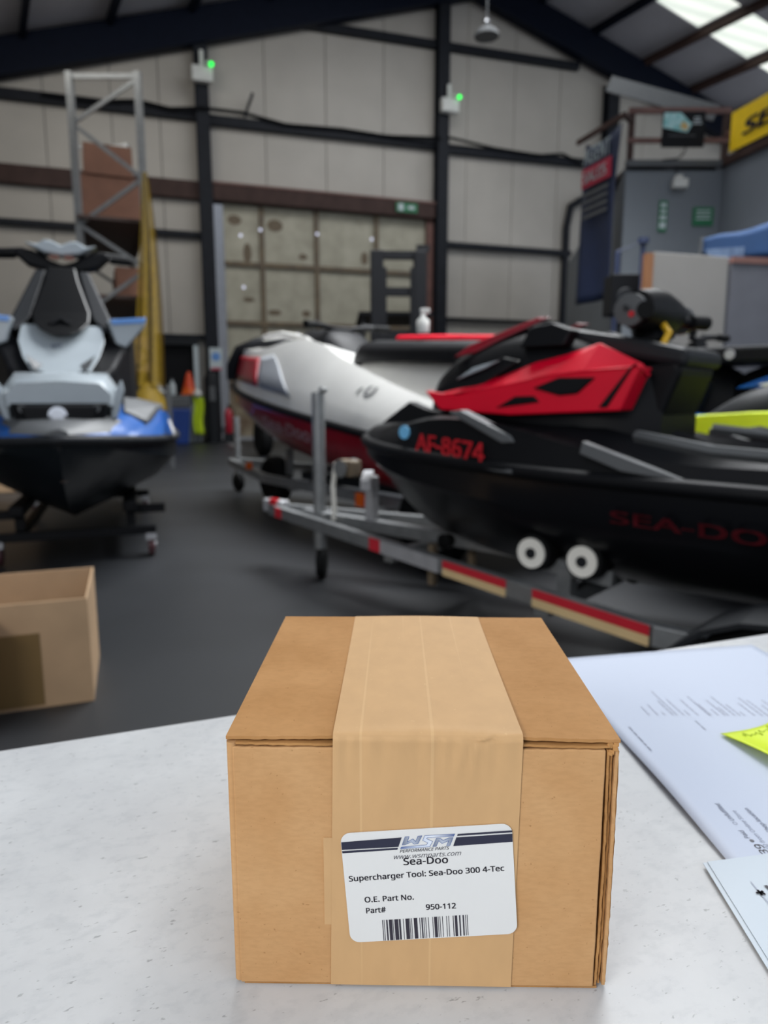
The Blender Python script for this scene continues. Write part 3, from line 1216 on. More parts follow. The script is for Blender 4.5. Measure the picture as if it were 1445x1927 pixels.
def build_hull(root, m_hull, m_deck, m_bump, bw=1.0, deck=DECK):
    secs = []
    for x, kz, cy, cz, ry, rz in hull_rows(bw):
        mid = lambda a, b, t=.5: a + (b - a) * t
        secs.append([(x, ry, rz), (x, ry * .985, mid(rz, cz, .5) + .01), (x, cy, cz), (x, cy * .5, mid(kz, cz, .42)), (x, 0, kz),
                     (x, -cy * .5, mid(kz, cz, .42)), (x, -cy, cz), (x, -ry * .985, mid(rz, cz, .5) + .01), (x, -ry, rz)])
    MB().loft(secs).build('hull', m_hull, root, smooth=38)
    secs = []
    dk = hermite(deck, 29)
    hr = hull_rows(bw)
    for d, h in zip(dk, hr):
        x = d[0]
        # rail at this x
        xs = [q[0] for q in hr][::-1]
        ry = float(np.interp(x, xs, [q[4] for q in hr][::-1]))
        rz = float(np.interp(x, xs, [q[5] for q in hr][::-1]))
        half = [(ry, rz), (d[1] * bw, d[2]), (d[3] * bw, d[4]), (d[5] * bw, d[6])]
        secs.append([(x, y, z) for y, z in half] + [(x, 0, d[7])] + [(x, -y, z) for y, z in half[::-1]])
    MB().loft(secs).build('deck', m_deck, root, smooth=50)
    rail = [(q[0], q[4] + .008, q[5]) for q in hr]
    line = [(q[0], q[4], q[5]) for q in hr[::-1]] + [(.012, 0, .5)] + [(q[0], -q[4], q[5]) for q in hr]
    MB().tube(line, .024, 8).build('bumper', m_bump, root, smooth=60)


def panel_pair(root, name, poly, y, th, m, slope=0.0, label=None):
    """shaped side panel on both flanks; slope leans the top edge inwards"""
    zc = sum(p[1] for p in poly) / len(poly)
    for s in (1, -1):
        mb = MB()
        n = len(poly)
        vs = [(p[0], s * (y - th - slope * (p[1] - zc)), p[1]) for p in poly] + [(p[0], s * (y - slope * (p[1] - zc)), p[1]) for p in poly]
        fs = [tuple(range(n))[::-1], tuple(range(n, 2 * n))] + [(i, (i + 1) % n, n + (i + 1) % n, n + i) for i in range(n)]
        o = mb.add(vs, fs).build(name, m, root, bevel=.006)
        if label:
            o['label'] = label


def loft_body(rows, n=20):
    """rows: x, half width, z bottom, z top -> rounded body"""
    secs = []
    for x, w_, z0, z1 in hermite(rows, n):
        h = z1 - z0
        half = [(w_, z0), (w_ * 1.0, z0 + h * .45), (w_ * .88, z0 + h * .8), (w_ * .55, z0 + h * .97)]
        secs.append([(x, y, z) for y, z in half] + [(x, 0, z1)] + [(x, -y, z) for y, z in half[::-1]])
    return MB().loft(secs)


def handlebar(root, x, z, w_, m=M_black, rise=.02):
    o = MB().tube([(x - .10, w_, z + rise), (x - .05, w_ * .55, z + rise), (x, w_ * .2, z), (x, -w_ * .2, z), (x - .05, -w_ * .55, z + rise), (x - .10, -w_, z + rise)], .018, 8).build('handlebar', m, root, smooth=50)
    for s in (1, -1):
        MB().tube([(x - .075, s * w_ * .72, z + rise), (x - .102, s * w_ * 1.02, z + rise)], [.025, .027], 10).build('grip', M_rubber, o, smooth=50)
        MB().tube([(x + .02, s * w_ * .55, z + rise + .02), (x - .03, s * w_ * .95, z + rise + .015)], .008, 6).build('lever', M_dgrey, o)
    return o


def mirror_pair(root, x, y, z, w_, h, m_shell, m_face):
    for s in (1, -1):
        poly = [(0, h * .9), (w_, h), (w_ * .96, h * .75), (w_ * .45, 0), (w_ * .2, h * .12)]
        mb = MB().prism([(s * (y + a), z + b) for a, b in poly], x - .10, x + .04, plane='yz')
        o = mb.build('mirror', m_shell, root, bevel=.012)
        MB().prism([(s * (y + a), z + b) for a, b in ((.02, h * .92), (w_ * 1.0, h * 1.02), (w_ * .97, h * .84), (.03, h * .74))], x + .025, x + .05, plane='yz').build('mirror_trim', m_face, o, bevel=.004)


# ---------------- 1: black and red ski on the near trailer
B1 = Vector((-.023, 3.335, 0))
H1 = R(180 - 42)
KZ = .27
s1 = thing('jet_ski', 'black jet ski with red side cowl and red AF-8674 registration, on the near trailer', 'jet ski', (B1.x, B1.y, KZ), H1, 'jet skis in the workshop')
D1 = [r for r in DECK]
D1[2] = (-.4, .36, .55, .30, .57, .2, .58, .60)
D1[3] = (-.7, .47, .60, .40, .61, .3, .60, .66)
D1[4] = (-1.0, .52, .59, .44, .56, .33, .57, .66)
build_hull(s1, M_blackg, M_black, M_black, deck=D1)


def L1(pts):
    return [(x, z - KZ) for x, z in pts]


loft_body([(-.40, .10, .55, .68), (-.47, .18, .55, .77), (-.58, .24, .55, .85), (-.77, .27, .58, .915), (-.93, .28, .58, .94), (-1.05, .28, .55, .92), (-1.22, .26, .45, .875), (-1.40, .17, .40, .80)]).build('hood', M_black, s1, smooth=45)
panel_pair(s1, 'side_cowl', L1([(-.543, .972), (-.622, .900), (-.93, .885), (-1.331, .905), (-1.386, 1.04), (-1.20, 1.030), (-1.05, 1.022), (-.90, .995), (-.701, .955)]), .335, .10, M_red, .05, 'glossy red side cowl')
for s_ in (1, -1):
    lo_ = L1([(-.60, .955), (-.80, .972), (-.95, .995), (-1.06, 1.018), (-1.20, 1.030), (-1.386, 1.04)])
    hi_ = L1([(-.66, .985), (-.85, 1.025), (-.99, 1.070), (-1.106, 1.092), (-1.221, 1.124), (-1.37, 1.050)])
    n_ = len(lo_)
    vs_ = [(x, s_ * .338, z) for x, z in lo_] + [(x, s_ * .265, z) for x, z in hi_] + [(x, s_ * .25, z - .03) for x, z in lo_] + [(x, s_ * .20, z - .03) for x, z in hi_]
    fs_ = []
    for k_ in range(n_ - 1):
        fs_ += [(k_, k_ + 1, n_ + k_ + 1, n_ + k_), (2 * n_ + k_, 3 * n_ + k_, 3 * n_ + k_ + 1, 2 * n_ + k_ + 1), (k_, 2 * n_ + k_, 2 * n_ + k_ + 1, k_ + 1), (n_ + k_, n_ + k_ + 1, 3 * n_ + k_ + 1, 3 * n_ + k_)]
    fs_ += [(0, n_, 3 * n_, 2 * n_), (n_ - 1, 3 * n_ - 1, 4 * n_ - 1, 2 * n_ - 1)]
    MB().add(vs_, fs_).build('cowl_shoulder', M_red, s1, bevel=.004)
panel_pair(s1, 'cowl_vent', L1([(-1.02, .978), (-1.115, 1.012), (-1.245, 1.010), (-1.185, .958), (-1.12, .952)]), .343, .04, M_black, .05)
panel_pair(s1, 'cowl_vent', L1([(-.87, .908), (-.95, .950), (-1.025, .952), (-1.05, .930)]), .343, .04, M_black, .05)
panel_pair(s1, 'cowl_groove', L1([(-1.262, .915), (-1.29, .915), (-1.372, 1.052), (-1.352, 1.035)]), .342, .03, M_black, .05)
panel_pair(s1, 'cowl_blade', L1([(-.56, .965), (-.70, .955), (-.80, 1.0), (-.93, 1.075), (-.86, 1.09), (-.66, 1.02)]), .300, .05, M_blackg, .3)
panel_pair(s1, 'cowl_decal', L1([(-.68, 1.01), (-.75, 1.055), (-.86, 1.08), (-.80, 1.05)]), .312, .02, M_silver, .3)
panel_pair(s1, 'hood_trim', L1([(-.60, 1.10), (-.66, 1.145), (-.93, 1.235), (-.98, 1.23), (-.80, 1.16), (-.70, 1.115)]), .20, .03, M_dred, .5)
panel_pair(s1, 'storage_pod', L1([(-.93, 1.12), (-.96, 1.19), (-1.04, 1.20), (-1.12, 1.17), (-1.10, 1.12)]), .275, .07, M_black, .3)
# front deck blade with pale decal
panel_pair(s1, 'deck_decal', L1([(-.80, .895), (-.85, .905), (-1.06, .825), (-1.08, .805), (-1.03, .80)]), .535, .05, M_mgrey, .2)
panel_pair(s1, 'deck_spoiler', L1([(-.30, .84), (-.42, .93), (-.52, .90), (-.62, .885), (-.55, .85)]), .30, .05, M_black, .4)
panel_pair(s1, 'intake_grille', L1([(-1.330, .822), (-1.324, .785), (-1.455, .742), (-1.62, .726), (-1.63, .732)]), .592, .03, M_mgrey, .1, 'grey side grille')
# console block and footwell trim
mb = MB()
mb.prism(L1([(-1.20, .72), (-1.28, 1.04), (-1.44, 1.075), (-1.455, 1.035), (-1.36, .78), (-1.34, .72)]), -.17, .17)
mb.build('console', M_black, s1, bevel=.02)
MB().prism(L1([(-1.02, 1.10), (-1.06, 1.185), (-1.28, 1.145), (-1.475, 1.098), (-1.47, 1.04), (-1.36, 1.06), (-1.2, 1.09)]), -.18, .18).build('glovebox_lid', M_dgrey, s1, bevel=.02)
for s in (1, -1):
    MB().tube([(-1.40, s * .36, .56), (-1.65, s * .45, .53), (-1.95, s * .50, .52), (-2.6, s * .5, .52)], .02, 6).build('footwell_edge', M_mgrey, s1, smooth=50)
loft_body([(-2.02, .16, .35, .55), (-2.1, .2, .35, .76), (-2.4, .21, .36, .80), (-2.8, .2, .36, .82), (-3.05, .15, .36, .78)]).build('seat', M_dgrey, s1, smooth=45)
# steering head
MB().tube([(-1.30, 0, .86), (-1.27, 0, .93)], [.07, .06], 12).build('steering_stem', M_black, s1, smooth=40)
MB().lathe([(.02, -.155), (.062, -.15), (.075, -.06), (.08, 0), (.075, .06), (.062, .15), (.02, .155)], (-1.285, 0, .965), 'y', 18).build('steering_pad', M_black, s1, smooth=40)
hb1 = handlebar(s1, -1.27, .955, .28, M_black, -.01)
for s in (1, -1):
    MB().lathe([(.03, -.012), (.052, -.01), (.052, .01), (.03, .012)], (-1.30, s * .225, .955), 'y', 16).build('switch_pod', M_mgrey, hb1, smooth=40)
MB().tube([(-1.34, .05, .92), (-1.37, .07, .89), (-1.36, .09, .85), (-1.38, .1, .83)], .012, 8).build('lanyard', mat('lanyard_yellow', '#d8a81a', .5), s1)
MB().lathe([(.010, 0), (.010, .006)], (-1.31, .236, .94), 'y', 10).build('start_button', M_redlens, s1)
MB().lathe([(.026, 0), (.026, .004)], (-.532, .438, .545), 'y', 16).build('sticker', M_skydisc, s1, rot=(0, 0, R(0)))['label'] = 'round sky-blue sticker'
# registration on the port bow flank: flank runs from x -.64 to -.98
lettering('registration', 'AF-8674', (-.630, .492, .487), (-1, .205, -.054), (0, -.18, 1), .355, .058, M_regred, s1, .02, -.12)
lettering('hull_lettering', 'SEA-DOO', (-1.43, .590, .325), (-1, .05, -.02), (0, .22, 1), .50, .036, M_outred, s1, .012)
for s in (1, -1):
    MB().tube([(-.15, s * .262, .475), (-.4, s * .41, .465), (-.8, s * .535, .452), (-1.1, s * .58, .445)], .007, 6).build('bumper_line', M_mgrey, s1)


# near trailer under it (same heading)
t1 = thing('boat_trailer', 'galvanised trailer with red and cream reflective tape under the black jet ski', 'trailer', (B1.x, B1.y, 0), H1, 'trailers under the jet skis')
FZ = .32
ra, rb_ = Vector((.81, 0.02, FZ)), Vector((-1.60, .66, FZ))


def railp(f, s=1):
    p = ra + (rb_ - ra) * f
    return Vector((p.x, p.y * s, p.z))


for s in (1, -1):
    MB().beam(railp(0, s), railp(1, s), .04, .06).build('side_rail', M_galv, t1, bevel=.004)
    MB().beam(railp(1, s), Vector((-3.1, .66 * s, FZ)), .04, .06).build('side_rail', M_galv, t1, bevel=.004)
out = Vector((.257, .966, 0))
for f0, f1, m in ((.435, .47, 'r'), (.47, .63, 'w'), (.643, .778, 'rc'), (.828, 1.0, 'rc'), (.04, .07, 'r')):
    a, b = railp(f0), railp(f1)
    o2 = out * .0225
    if m == 'rc':
        MB().beam(a + o2 + EZ * .014, b + o2 + EZ * .014, .004, .028).build('reflective_tape', M_tapered, t1)
        MB().beam(a + o2 - EZ * .015, b + o2 - EZ * .015, .004, .028).build('reflective_tape', M_tapecream, t1)
    else:
        MB().beam(a + o2, b + o2, .004, .055).build('reflective_tape', M_tapered if m == 'r' else M_galvw, t1)
MB().beam((.55, 0, FZ), (-3.0, 0, FZ), .05, .06).build('keel_beam', M_galv, t1, bevel=.004)
for x, yy in ((-.35, .33), (-1.2, .55), (-2.2, .66), (-3.0, .66)):
    MB().beam((x, -yy, FZ - .04), (x, yy, FZ - .04), .05, .05).build('cross_member', M_galv, t1, bevel=.004)
MB().box((.79, 0, FZ + .02), (.16, .07, .07)).build('coupling', M_galvw, t1, bevel=.01)
MB().box((.77, .03, FZ + .05), (.05, .03, .03)).build('coupling_lever', M_redlens, t1)
# jockey wheel
jw = MB().tube([(.39, .035, .16), (.39, .035, .97)], .034, 12).build('jockey_column', M_galv, t1, smooth=50)
MB().lathe([(.03, -.025), (.072, -.022), (.080, 0), (.072, .022), (.03, .025)], (0, 0, 0), 'y', 18).build('jockey_wheel', M_rubber, jw, smooth=40, loc=(.38, .035, .081), rot=(0, 0, R(-52)))
MB().tube([(.39, .035, .96), (.33, .035, .985), (.30, .10, .985)], .012, 6).build('crank_handle', M_galv, jw)
MB().box((.39, .02, FZ), (.10, .09, .07)).build('column_clamp', M_galv, t1, bevel=.006)
# winch post with bow snubber
MB().beam((.05, 0, FZ), (.05, 0, .565), .05, .05).build('winch_post', M_galvw, t1, bevel=.004)
MB().beam((.09, -.02, .565), (-.10, .20, .55), .05, .05).build('snubber_arm', M_galvw, t1, bevel=.004)
MB().lathe([(.03, -.05), (.045, -.05), (.03, -.03), (.03, .03), (.045, .05), (.03, .05)], (.18, .04, .60), 'y', 14).build('winch_drum', M_galv, t1)
MB().box((.17, .04, .60), (.12, .07, .08)).build('winch_body', M_rust, t1, bevel=.01)
MB().tube([(.25, .05, .62), (.262, .06, .50), (.255, .06, .40), (.26, .06, .33)], .012, 6).build('winch_strap', M_hub, t1)
# keel and bilge rollers
for x in (-.45, -1.3, -2.1):
    MB().lathe([(.02, -.08), (.035, -.075), (.025, 0), (.035, .075), (.02, .08)], (x, 0, FZ + .0), 'y', 14).build('keel_roller', M_rubber, t1)
for x in (-1.12, -1.30):
    for s in (1, -1):
        zc = .44
        o = MB().lathe([(.03, -.06), (.062, -.055), (.066, 0), (.062, .055), (.03, .06)], (x, s * .42, zc), 'y', 20).build('bilge_roller', M_rubber, t1, smooth=40)
        MB().lathe([(.018, .058 * s), (.050, .060 * s), (.050, .068 * s), (.018, .066 * s)], (x, s * .42, zc), 'y', 20).build('roller_hub', M_hub, o)['label'] = 'white roller hub'
        MB().lathe([(.008, .066 * s), (.018, .066 * s), (.018, .072 * s), (.008, .072 * s)], (x, s * .42, zc), 'y', 12).build('roller_bolt', M_dgrey, o)
for s in (1, -1):
    MB().beam((-1.05, s * .40, .40), (-1.37, s * .40, .38), .03, .05).build('roller_bar', M_galv, t1)
    MB().beam((-1.21, s * .40, .39), (-1.21, s * .40, FZ - .04), .05, .05).build('roller_stem', M_galv, t1)
    MB().beam((-.45, s * .15, FZ), (-.45, s * .15, .14), .03, .03).build('stay', M_rust, t1)
    # road wheel and mudguard
    wh = MB().lathe([(.10, -.07), (.20, -.075), (.235, -.05), (.235, .05), (.20, .075), (.10, .07)], (-1.95, s * .78, .236), 'y', 24).build('road_wheel', M_rubber, t1, smooth=35)
    MB().lathe([(.02, .066 * s), (.12, .066 * s), (.13, .05 * s), (.02, .05 * s)], (-1.95, s * .78, .236), 'y', 20).build('wheel_rim', M_galvw, wh)
    secs = []
    for k in range(11):
        a = R(5 + 17 * k)
        cxm, czm = -1.95 + .30 * math.cos(a), .20 + .28 * math.sin(a)
        secs.append([(cxm, s * .69, czm), (cxm, s * .89, czm), (cxm - .012 * math.cos(a), s * .89, czm - .012 * math.sin(a)), (cxm - .012 * math.cos(a), s * .69, czm - .012 * math.sin(a))])
    MB().loft(secs, True, closed=True).build('mudguard', M_dgrey, t1)

# ---------------- 2: red and white craft behind
B2 = Vector((-1.22, 6.6, 0))
s2 = thing('jet_ski', 'white jet ski with dark red hull behind the black one, bow towards the sliding door', 'jet ski', (B2.x, B2.y, .565), group='jet skis in the workshop',
           rot=(0, R(-7), R(180 - 52)))
D2 = [(0, .03, .56, .03, .66, .02, .68, .69), (-.12, .21, .58, .19, .71, .12, .73, .74), (-.4, .37, .59, .33, .755, .22, .775, .78),
      (-.8, .48, .60, .40, .78, .30, .79, .80), (-1.2, .55, .61, .40, .87, .32, .87, .86), (-1.5, .57, .60, .39, .885, .33, .84, .80),
      (-1.8, .58, .58, .40, .81, .33, .62, .70), (-2.0, .59, .56, .41, .775, .33, .46, .56), (-2.4, .59, .54, .42, .70, .33, .40, .5), (-3.2, .55, .52, .46, .60, .30, .4, .5)]
build_hull(s2, M_dred, M_white, M_black, deck=D2)
loft_body([(-.72, .16, .70, .82), (-.85, .2, .7, .90), (-1.0, .22, .7, .95), (-1.25, .22, .7, .955), (-1.4, .2, .6, .88), (-1.55, .16, .5, .72)]).build('hood', M_black, s2, smooth=45)
loft_body([(-1.5, .2, .35, .70), (-1.75, .24, .35, .84), (-2.3, .25, .35, .86), (-2.9, .24, .35, .88), (-3.1, .2, .35, .84)]).build('seat_base', M_white, s2, smooth=45)
loft_body([(-1.60, .15, .70, .76), (-1.75, .252, .77, .91), (-2.0, .256, .80, .935), (-2.4, .256, .84, .96), (-2.9, .25, .875, .985), (-3.1, .15, .83, .93)]).build('seat', M_black, s2, smooth=45)
MB().tube([(-1.85, .0, .94), (-2.3, 0, .965), (-2.9, 0, .995)], [.02, .025, .025], 8).build('seat_piping', M_red, s2, smooth=40)
D2h = hermite(D2, 60)
H2h = hull_rows(1.0)


def flank2(x, v):
    """point on the port bow flank: v = 0 at the rail, 1 at the inner top edge"""
    xd = [q[0] for q in D2h][::-1]
    xh = [q[0] for q in H2h][::-1]
    f = lambda rows, xx, k: float(np.interp(x, xx, [q[k] for q in rows][::-1]))
    pts = [(f(H2h, xh, 4), f(H2h, xh, 5)), (f(D2h, xd, 1), f(D2h, xd, 2)), (f(D2h, xd, 3), f(D2h, xd, 4))]
    i, t = (0, v * 3) if v < 1 / 3 else (1, (v - 1 / 3) * 1.5)
    return pts[i][0] * (1 - t) + pts[i + 1][0] * t, pts[i][1] * (1 - t) + pts[i + 1][1] * t


def flank_panel(x0a, x1a, x0b, x1b, v0, v1, m, label):
    for sg in (1, -1):
        def fn(u, v):
            x = (x0a + (x1a - x0a) * u) * (1 - v) + (x0b + (x1b - x0b) * u) * v
            y, z = flank2(x, v0 + (v1 - v0) * v)
            return (x, sg * (y + .012), z + .002)
        o = MB().grid(fn, 12, 6).build('bow_panel', m, s2, solid=.01, smooth=60)
        o['label'] = label


flank_panel(-.08, -1.02, -.10, -.84, .20, .80, M_dred, 'dark red bow panel')
flank_panel(-1.06, -1.55, -.88, -1.08, .20, .78, mat('pale_grey_panel', '#85888d', .4), 'grey flank panel')
MB().tube([(-.30, .37, .52), (-.30, .375, .62), (-.34, .34, .74), (-.42, .22, .81), (-.45, 0, .83), (-.42, -.22, .81), (-.34, -.34, .74), (-.30, -.375, .62), (-.30, -.37, .52)], .05, 8).build('bow_guard', M_black, s2, smooth=50)
MB().tube([(-.55, .24, .86), (-.9, .29, .90), (-1.3, .34, .89), (-1.65, .34, .78)], .022, 8).build('hood_edge', M_white, s2, smooth=50)
handlebar(s2, -1.20, .965, .34)
lettering('hull_lettering', 'Sea-Doo', (-1.20, .578, .30), (-1, .03, 0), (0, .2, 1), .62, .075, mat('faint_letter', '#a8868c', .4), s2, .02)
lettering('hull_lettering', '10', (-2.12, .518, .640), (-1, .01, -.08), (0, -.6, .5), .16, .09, M_mgrey, s2, .02)
s2.scale = (1.1, 1.1, 1.1)
t2 = thing('boat_trailer', 'grey trailer under the red and white jet ski', 'trailer', (B2.x, B2.y, 0), R(180 - 52), 'trailers under the jet skis')
for s in (1, -1):
    MB().beam((.5, 0.03 * s, .30), (-1.0, .45 * s, .30), .05, .07).build('side_rail', M_galv, t2, bevel=.004)
    MB().beam((-1.0, .45 * s, .30), (-3.5, .45 * s, .30), .05, .07).build('side_rail', M_galv, t2, bevel=.004)
    wh = MB().lathe([(.12, -.08), (.2, -.085), (.245, -.05), (.245, .05), (.2, .085), (.12, .08)], (-3.15, s * .57, .246), 'y', 24).build('road_wheel', M_rubber, t2, smooth=35)
    MB().lathe([(.02, .07 * s), (.14, .07 * s), (.15, .05 * s), (.02, .05 * s)], (-3.15, s * .57, .246), 'y', 20).build('wheel_rim', M_galvw, wh)
    MB().box((-.55, s * .36, .36), (.03, .05, .06)).build('side_marker', M_orange, t2)
    MB().beam((-1.3, s * .26, .34), (-3.3, s * .26, .36), .06, .06).build('bunk', M_dgrey, t2)
    MB().beam((-.9, s * .16, .30), (-.9, s * .16, .52), .05, .05).build('bunk_post', M_galv, t2)
for x in (-1.4, -2.6, -3.2):
    MB().beam((x, -.45, .27), (x, .45, .27), .06, .06).build('cross_member', M_galv, t2)
lb_ = MB().box((-2.45, .50, .30), (.05, .05, .10)).build('light_board', M_dgrey, t2)
MB().box((-2.43, .535, .30), (.09, .03, .085)).build('indicator_lens', M_orange, lb_)
MB().box((-2.53, .535, .30), (.10, .03, .085)).build('tail_lens', M_redlens, lb_)
MB().tube([(.40, 0, .12), (.40, 0, .75)], .03, 10).build('jockey_column', M_galv, t2)
MB().lathe([(.03, -.03), (.09, -.025), (.10, 0), (.09, .025), (.03, .03)], (.40, 0, .101), 'y', 16).build('jockey_wheel', M_rubber, t2, smooth=40)
MB().lathe([(.10, -.06), (.18, -.07), (.215, -.04), (.215, .04), (.18, .07), (.10, .06)], (-.55, .10, .215), 'y', 22).build('spare_wheel', M_rubber, t2, smooth=40)
MB().lathe([(.02, -.03), (.10, -.04), (.10, .05), (.02, .05)], (-.55, .10, .215), 'y', 18).build('spare_rim', M_galvw, t2)

# ---------------- 3: blue and white ski on a dolly, facing the counter
B3 = Vector((-1.572, 3.35, 0))
H3 = R(-70)
K3 = .24
s3 = thing('jet_ski', 'blue, white and black jet ski facing the counter on a wheeled dolly', 'jet ski', (B3.x, B3.y, K3), H3, 'jet skis in the workshop')
build_hull(s3, M_hullnavy, M_blue, M_dgrey, bw=1.08)
Z = lambda pts: [(y, z - K3) for y, z in pts]


def sym(pts):
    """half outline (y, z) from top centre to bottom centre -> closed mirrored outline"""
    return pts + [(-y, z) for y, z in pts[::-1] if abs(y) > 1e-6]


# bow deck: grey lip, white nose with black grille and round emblem
secs = []
for x, ww, z0, z1 in ((.0, .05, .525, .545), (-.12, .22, .53, .58), (-.3, .34, .53, .62)):
    secs.append([(x, ww, z0), (x, ww * .7, z1), (x, 0, z1 + .01), (x, -ww * .7, z1), (x, -ww, z0)])
MB().loft(secs).build('bow_lip', M_mgrey, s3, smooth=40)
nose = MB()
secs = []
for x, ww, z0, z1 in ((-.22, .24, .66, .775), (-.30, .275, .66, .81), (-.45, .285, .64, .835), (-.62, .28, .64, .84)):
    secs.append([(x, ww, z0), (x, ww * 1.02, (z0 + z1) / 2), (x, ww * .8, z1), (x, 0, z1 + .012), (x, -ww * .8, z1), (x, -ww * 1.02, (z0 + z1) / 2), (x, -ww, z0)])
nose.loft(secs).build('nose_cowl', M_silver, s3, smooth=50)
secs = []
for x, ww, z0, z1 in ((-.175, .17, .575, .66), (-.20, .225, .565, .675), (-.3, .26, .56, .68), (-.6, .27, .56, .68)):
    secs.append([(x, ww * .85, z0), (x, ww, z1), (x, -ww, z1), (x, -ww * .85, z0)])
gr = MB().loft(secs, closed=True).build('nose_grille', M_black, s3, bevel=.01)
em = MB().lathe([(.045, 0), (.045, .012), (.03, .018), (.004, .018)], (-.175, -.01, .615), 'x', 20).build('emblem', M_chrome, s3)
em['label'] = 'round pale metal emblem'
for s in (1, -1):
    MB().prism([(s * .24, .70), (s * .30, .80), (s * .31, .74), (s * .27, .60), (s * .235, .585)], -.36, -.26, plane='yz').build('nose_cheek', M_silver, s3, bevel=.01)
    MB().lathe([(.02, 0), (.02, .01)], (-.19, s * .17, .65), 'x', 10).build('nose_screw', M_mgrey, s3)
# under-hood collar
secs = []
for x, ww, z0, z1 in ((-.44, .20, .76, .80), (-.52, .27, .70, .87), (-.72, .35, .66, 1.03), (-1.0, .38, .6, 1.10), (-1.4, .34, .5, 1.1)):
    secs.append([(x, ww, z0), (x, ww, z1), (x, -ww, z1), (x, -ww, z0)])
MB().loft(secs, closed=True).build('hood_base', M_black, s3, bevel=.03)
# white shield leaning back
def lean_plate(half, x_of_z, th, bulge, name, m, parent=s3, bev=.008):
    """plate with mirrored half outline whose depth follows height and bulges to the front in the middle"""
    pl = sym(half)
    n = len(pl)
    vs, fs = [], []
    for dx in (0, -th):
        for y, z in pl:
            vs.append((x_of_z(z) - bulge * (y / .3) ** 2 + dx, y, z))
    # strip fill by matching left and right points
    h = len(half)
    for k in range(h - 1):
        a, b = k, k + 1
        ra_, rb2 = (n - k) % n if abs(half[0][0]) < 1e-6 else n - 1 - k, (n - k - 1) % n if abs(half[0][0]) < 1e-6 else n - 2 - k
        for off in (0, n):
            q = [a + off, b + off, rb2 + off, ra_ + off]
            q = [i for j, i in enumerate(q) if i not in q[:j]]
            if len(q) >= 3:
                fs.append(tuple(q) if off == 0 else tuple(q[::-1]))
    fs += [(i, (i + 1) % n, n + (i + 1) % n, n + i) for i in range(n)]
    return MB().add(vs, fs).build(name, m, parent, bevel=bev)


xs = lambda z: -.40 - .95 * max(0, z - .84)
half = [(.19, 1.095), (.205, 1.08), (.215, 1.00), (.17, .92), (.135, .835), (.105, .83), (.05, .838), (0, .838)]
# shield is notched at the top by the round screen
half_s = Z([(.205, 1.345), (.218, 1.25), (.19, 1.16), (.145, 1.082), (.11, 1.085), (.05, 1.07), (0, 1.07)])
lean_plate(half_s, xs, .05, .10, 'hood_shield', M_silver)
for s in (1, -1):
    MB().add([(xs(.85) - .01 + .012, s * .125, .85), (xs(.93) + .0, s * .17, .93), (xs(.90) - .02 + .012, s * .09, .875)], [(0, 1, 2)]).build('shield_crease', M_mgrey, s3, solid=.004)
# round smoked screen and the black column above
half_d = Z([(.075, 1.70), (.09, 1.62), (.125, 1.50), (.15, 1.42), (.145, 1.36), (.105, 1.315), (.05, 1.285), (0, 1.28)])
lean_plate(half_d, lambda z: xs(z) + .035, .09, .12, 'screen', M_glass_dark)
MB().tube([(xs(1.13) + .03, -.055, 1.10), (xs(1.15) + .035, 0, 1.135), (xs(1.13) + .03, .055, 1.10)], .02, 6).build('screen_rib', M_black, s3, smooth=50)
for s in (1, -1):
    pol = Z([(s * .085, 1.69), (s * .145, 1.69), (s * .265, 1.365), (s * .24, 1.30), (s * .16, 1.38)])
    mb = MB()
    n = len(pol)
    vs = [(xs(z) - .03, y, z) for y, z in pol] + [(xs(z) - .22, y * 1.02, z) for y, z in pol]
    fs = [tuple(range(n))[::-1], tuple(range(n, 2 * n))] + [(i, (i + 1) % n, n + (i + 1) % n, n + i) for i in range(n)]
    mb.add(vs, fs).build('pillar', M_dgrey, s3, bevel=.012)
secs = []
for z, ww in ((.95, .30), (1.1, .24), (1.3, .14), (1.48, .10)):
    x = xs(z)
    secs.append([(x - .17, ww, z), (x - .17, -ww, z), (x - .40, -ww, z), (x - .40, ww, z)])
MB().loft(secs, closed=True).build('steering_column', M_black, s3, bevel=.03)
mirror_pair(s3, -.70, .235, .985, .215, .17, M_silver, M_lblue)
for s in (1, -1):
    MB().beam((-.9, s * .18, 1.0), (-.9, s * .30, 1.06), .06, .08).build('mirror_arm', M_black, s3)
    MB().prism([(s * .19, .84), (s * .28, 1.12), (s * .36, 1.0), (s * .33, .86), (s * .24, .78)], -.88, -.70, plane='yz').build('hood_cheek', M_black, s3, bevel=.015)
hb3 = MB().prism(sym([(0, 1.50), (.06, 1.52), (.16, 1.575), (.24, 1.59), (.27, 1.56), (.20, 1.49), (.09, 1.46), (0, 1.45)]), -1.22, -1.10, plane='yz').build('bar_cover', M_black, s3, bevel=.015)
handlebar(s3, -1.16, 1.565, .38, M_black, .0)
MB().prism(sym([(0, 1.60), (.05, 1.625), (.09, 1.63), (.13, 1.60), (.20, 1.61), (.10, 1.555), (0, 1.54)]), -1.16, -1.04, plane='yz').build('gauge_visor', M_silver, s3, bevel=.012)
for s in (1, -1):
    MB().box((-1.03, s * .04, 1.525), (.03, .05, .018)).build('visor_vent', mat('copper_vent', '#7a4a3c', .5), s3)
for s in (1, -1):
    secs = []
    for x, y0, y1, z0, z1 in ((-.42, .30, .42, .56, .63), (-.62, .30, .48, .58, .70), (-.95, .30, .53, .58, .71), (-1.25, .32, .56, .5, .62)):
        secs.append([(x, s * y0, z0), (x, s * y0, z1 + .01), (x, s * y1, z1 - .05), (x, s * y1, z0)])
    MB().loft(secs, closed=True).build('deck_pad', M_mgrey, s3, bevel=.015)
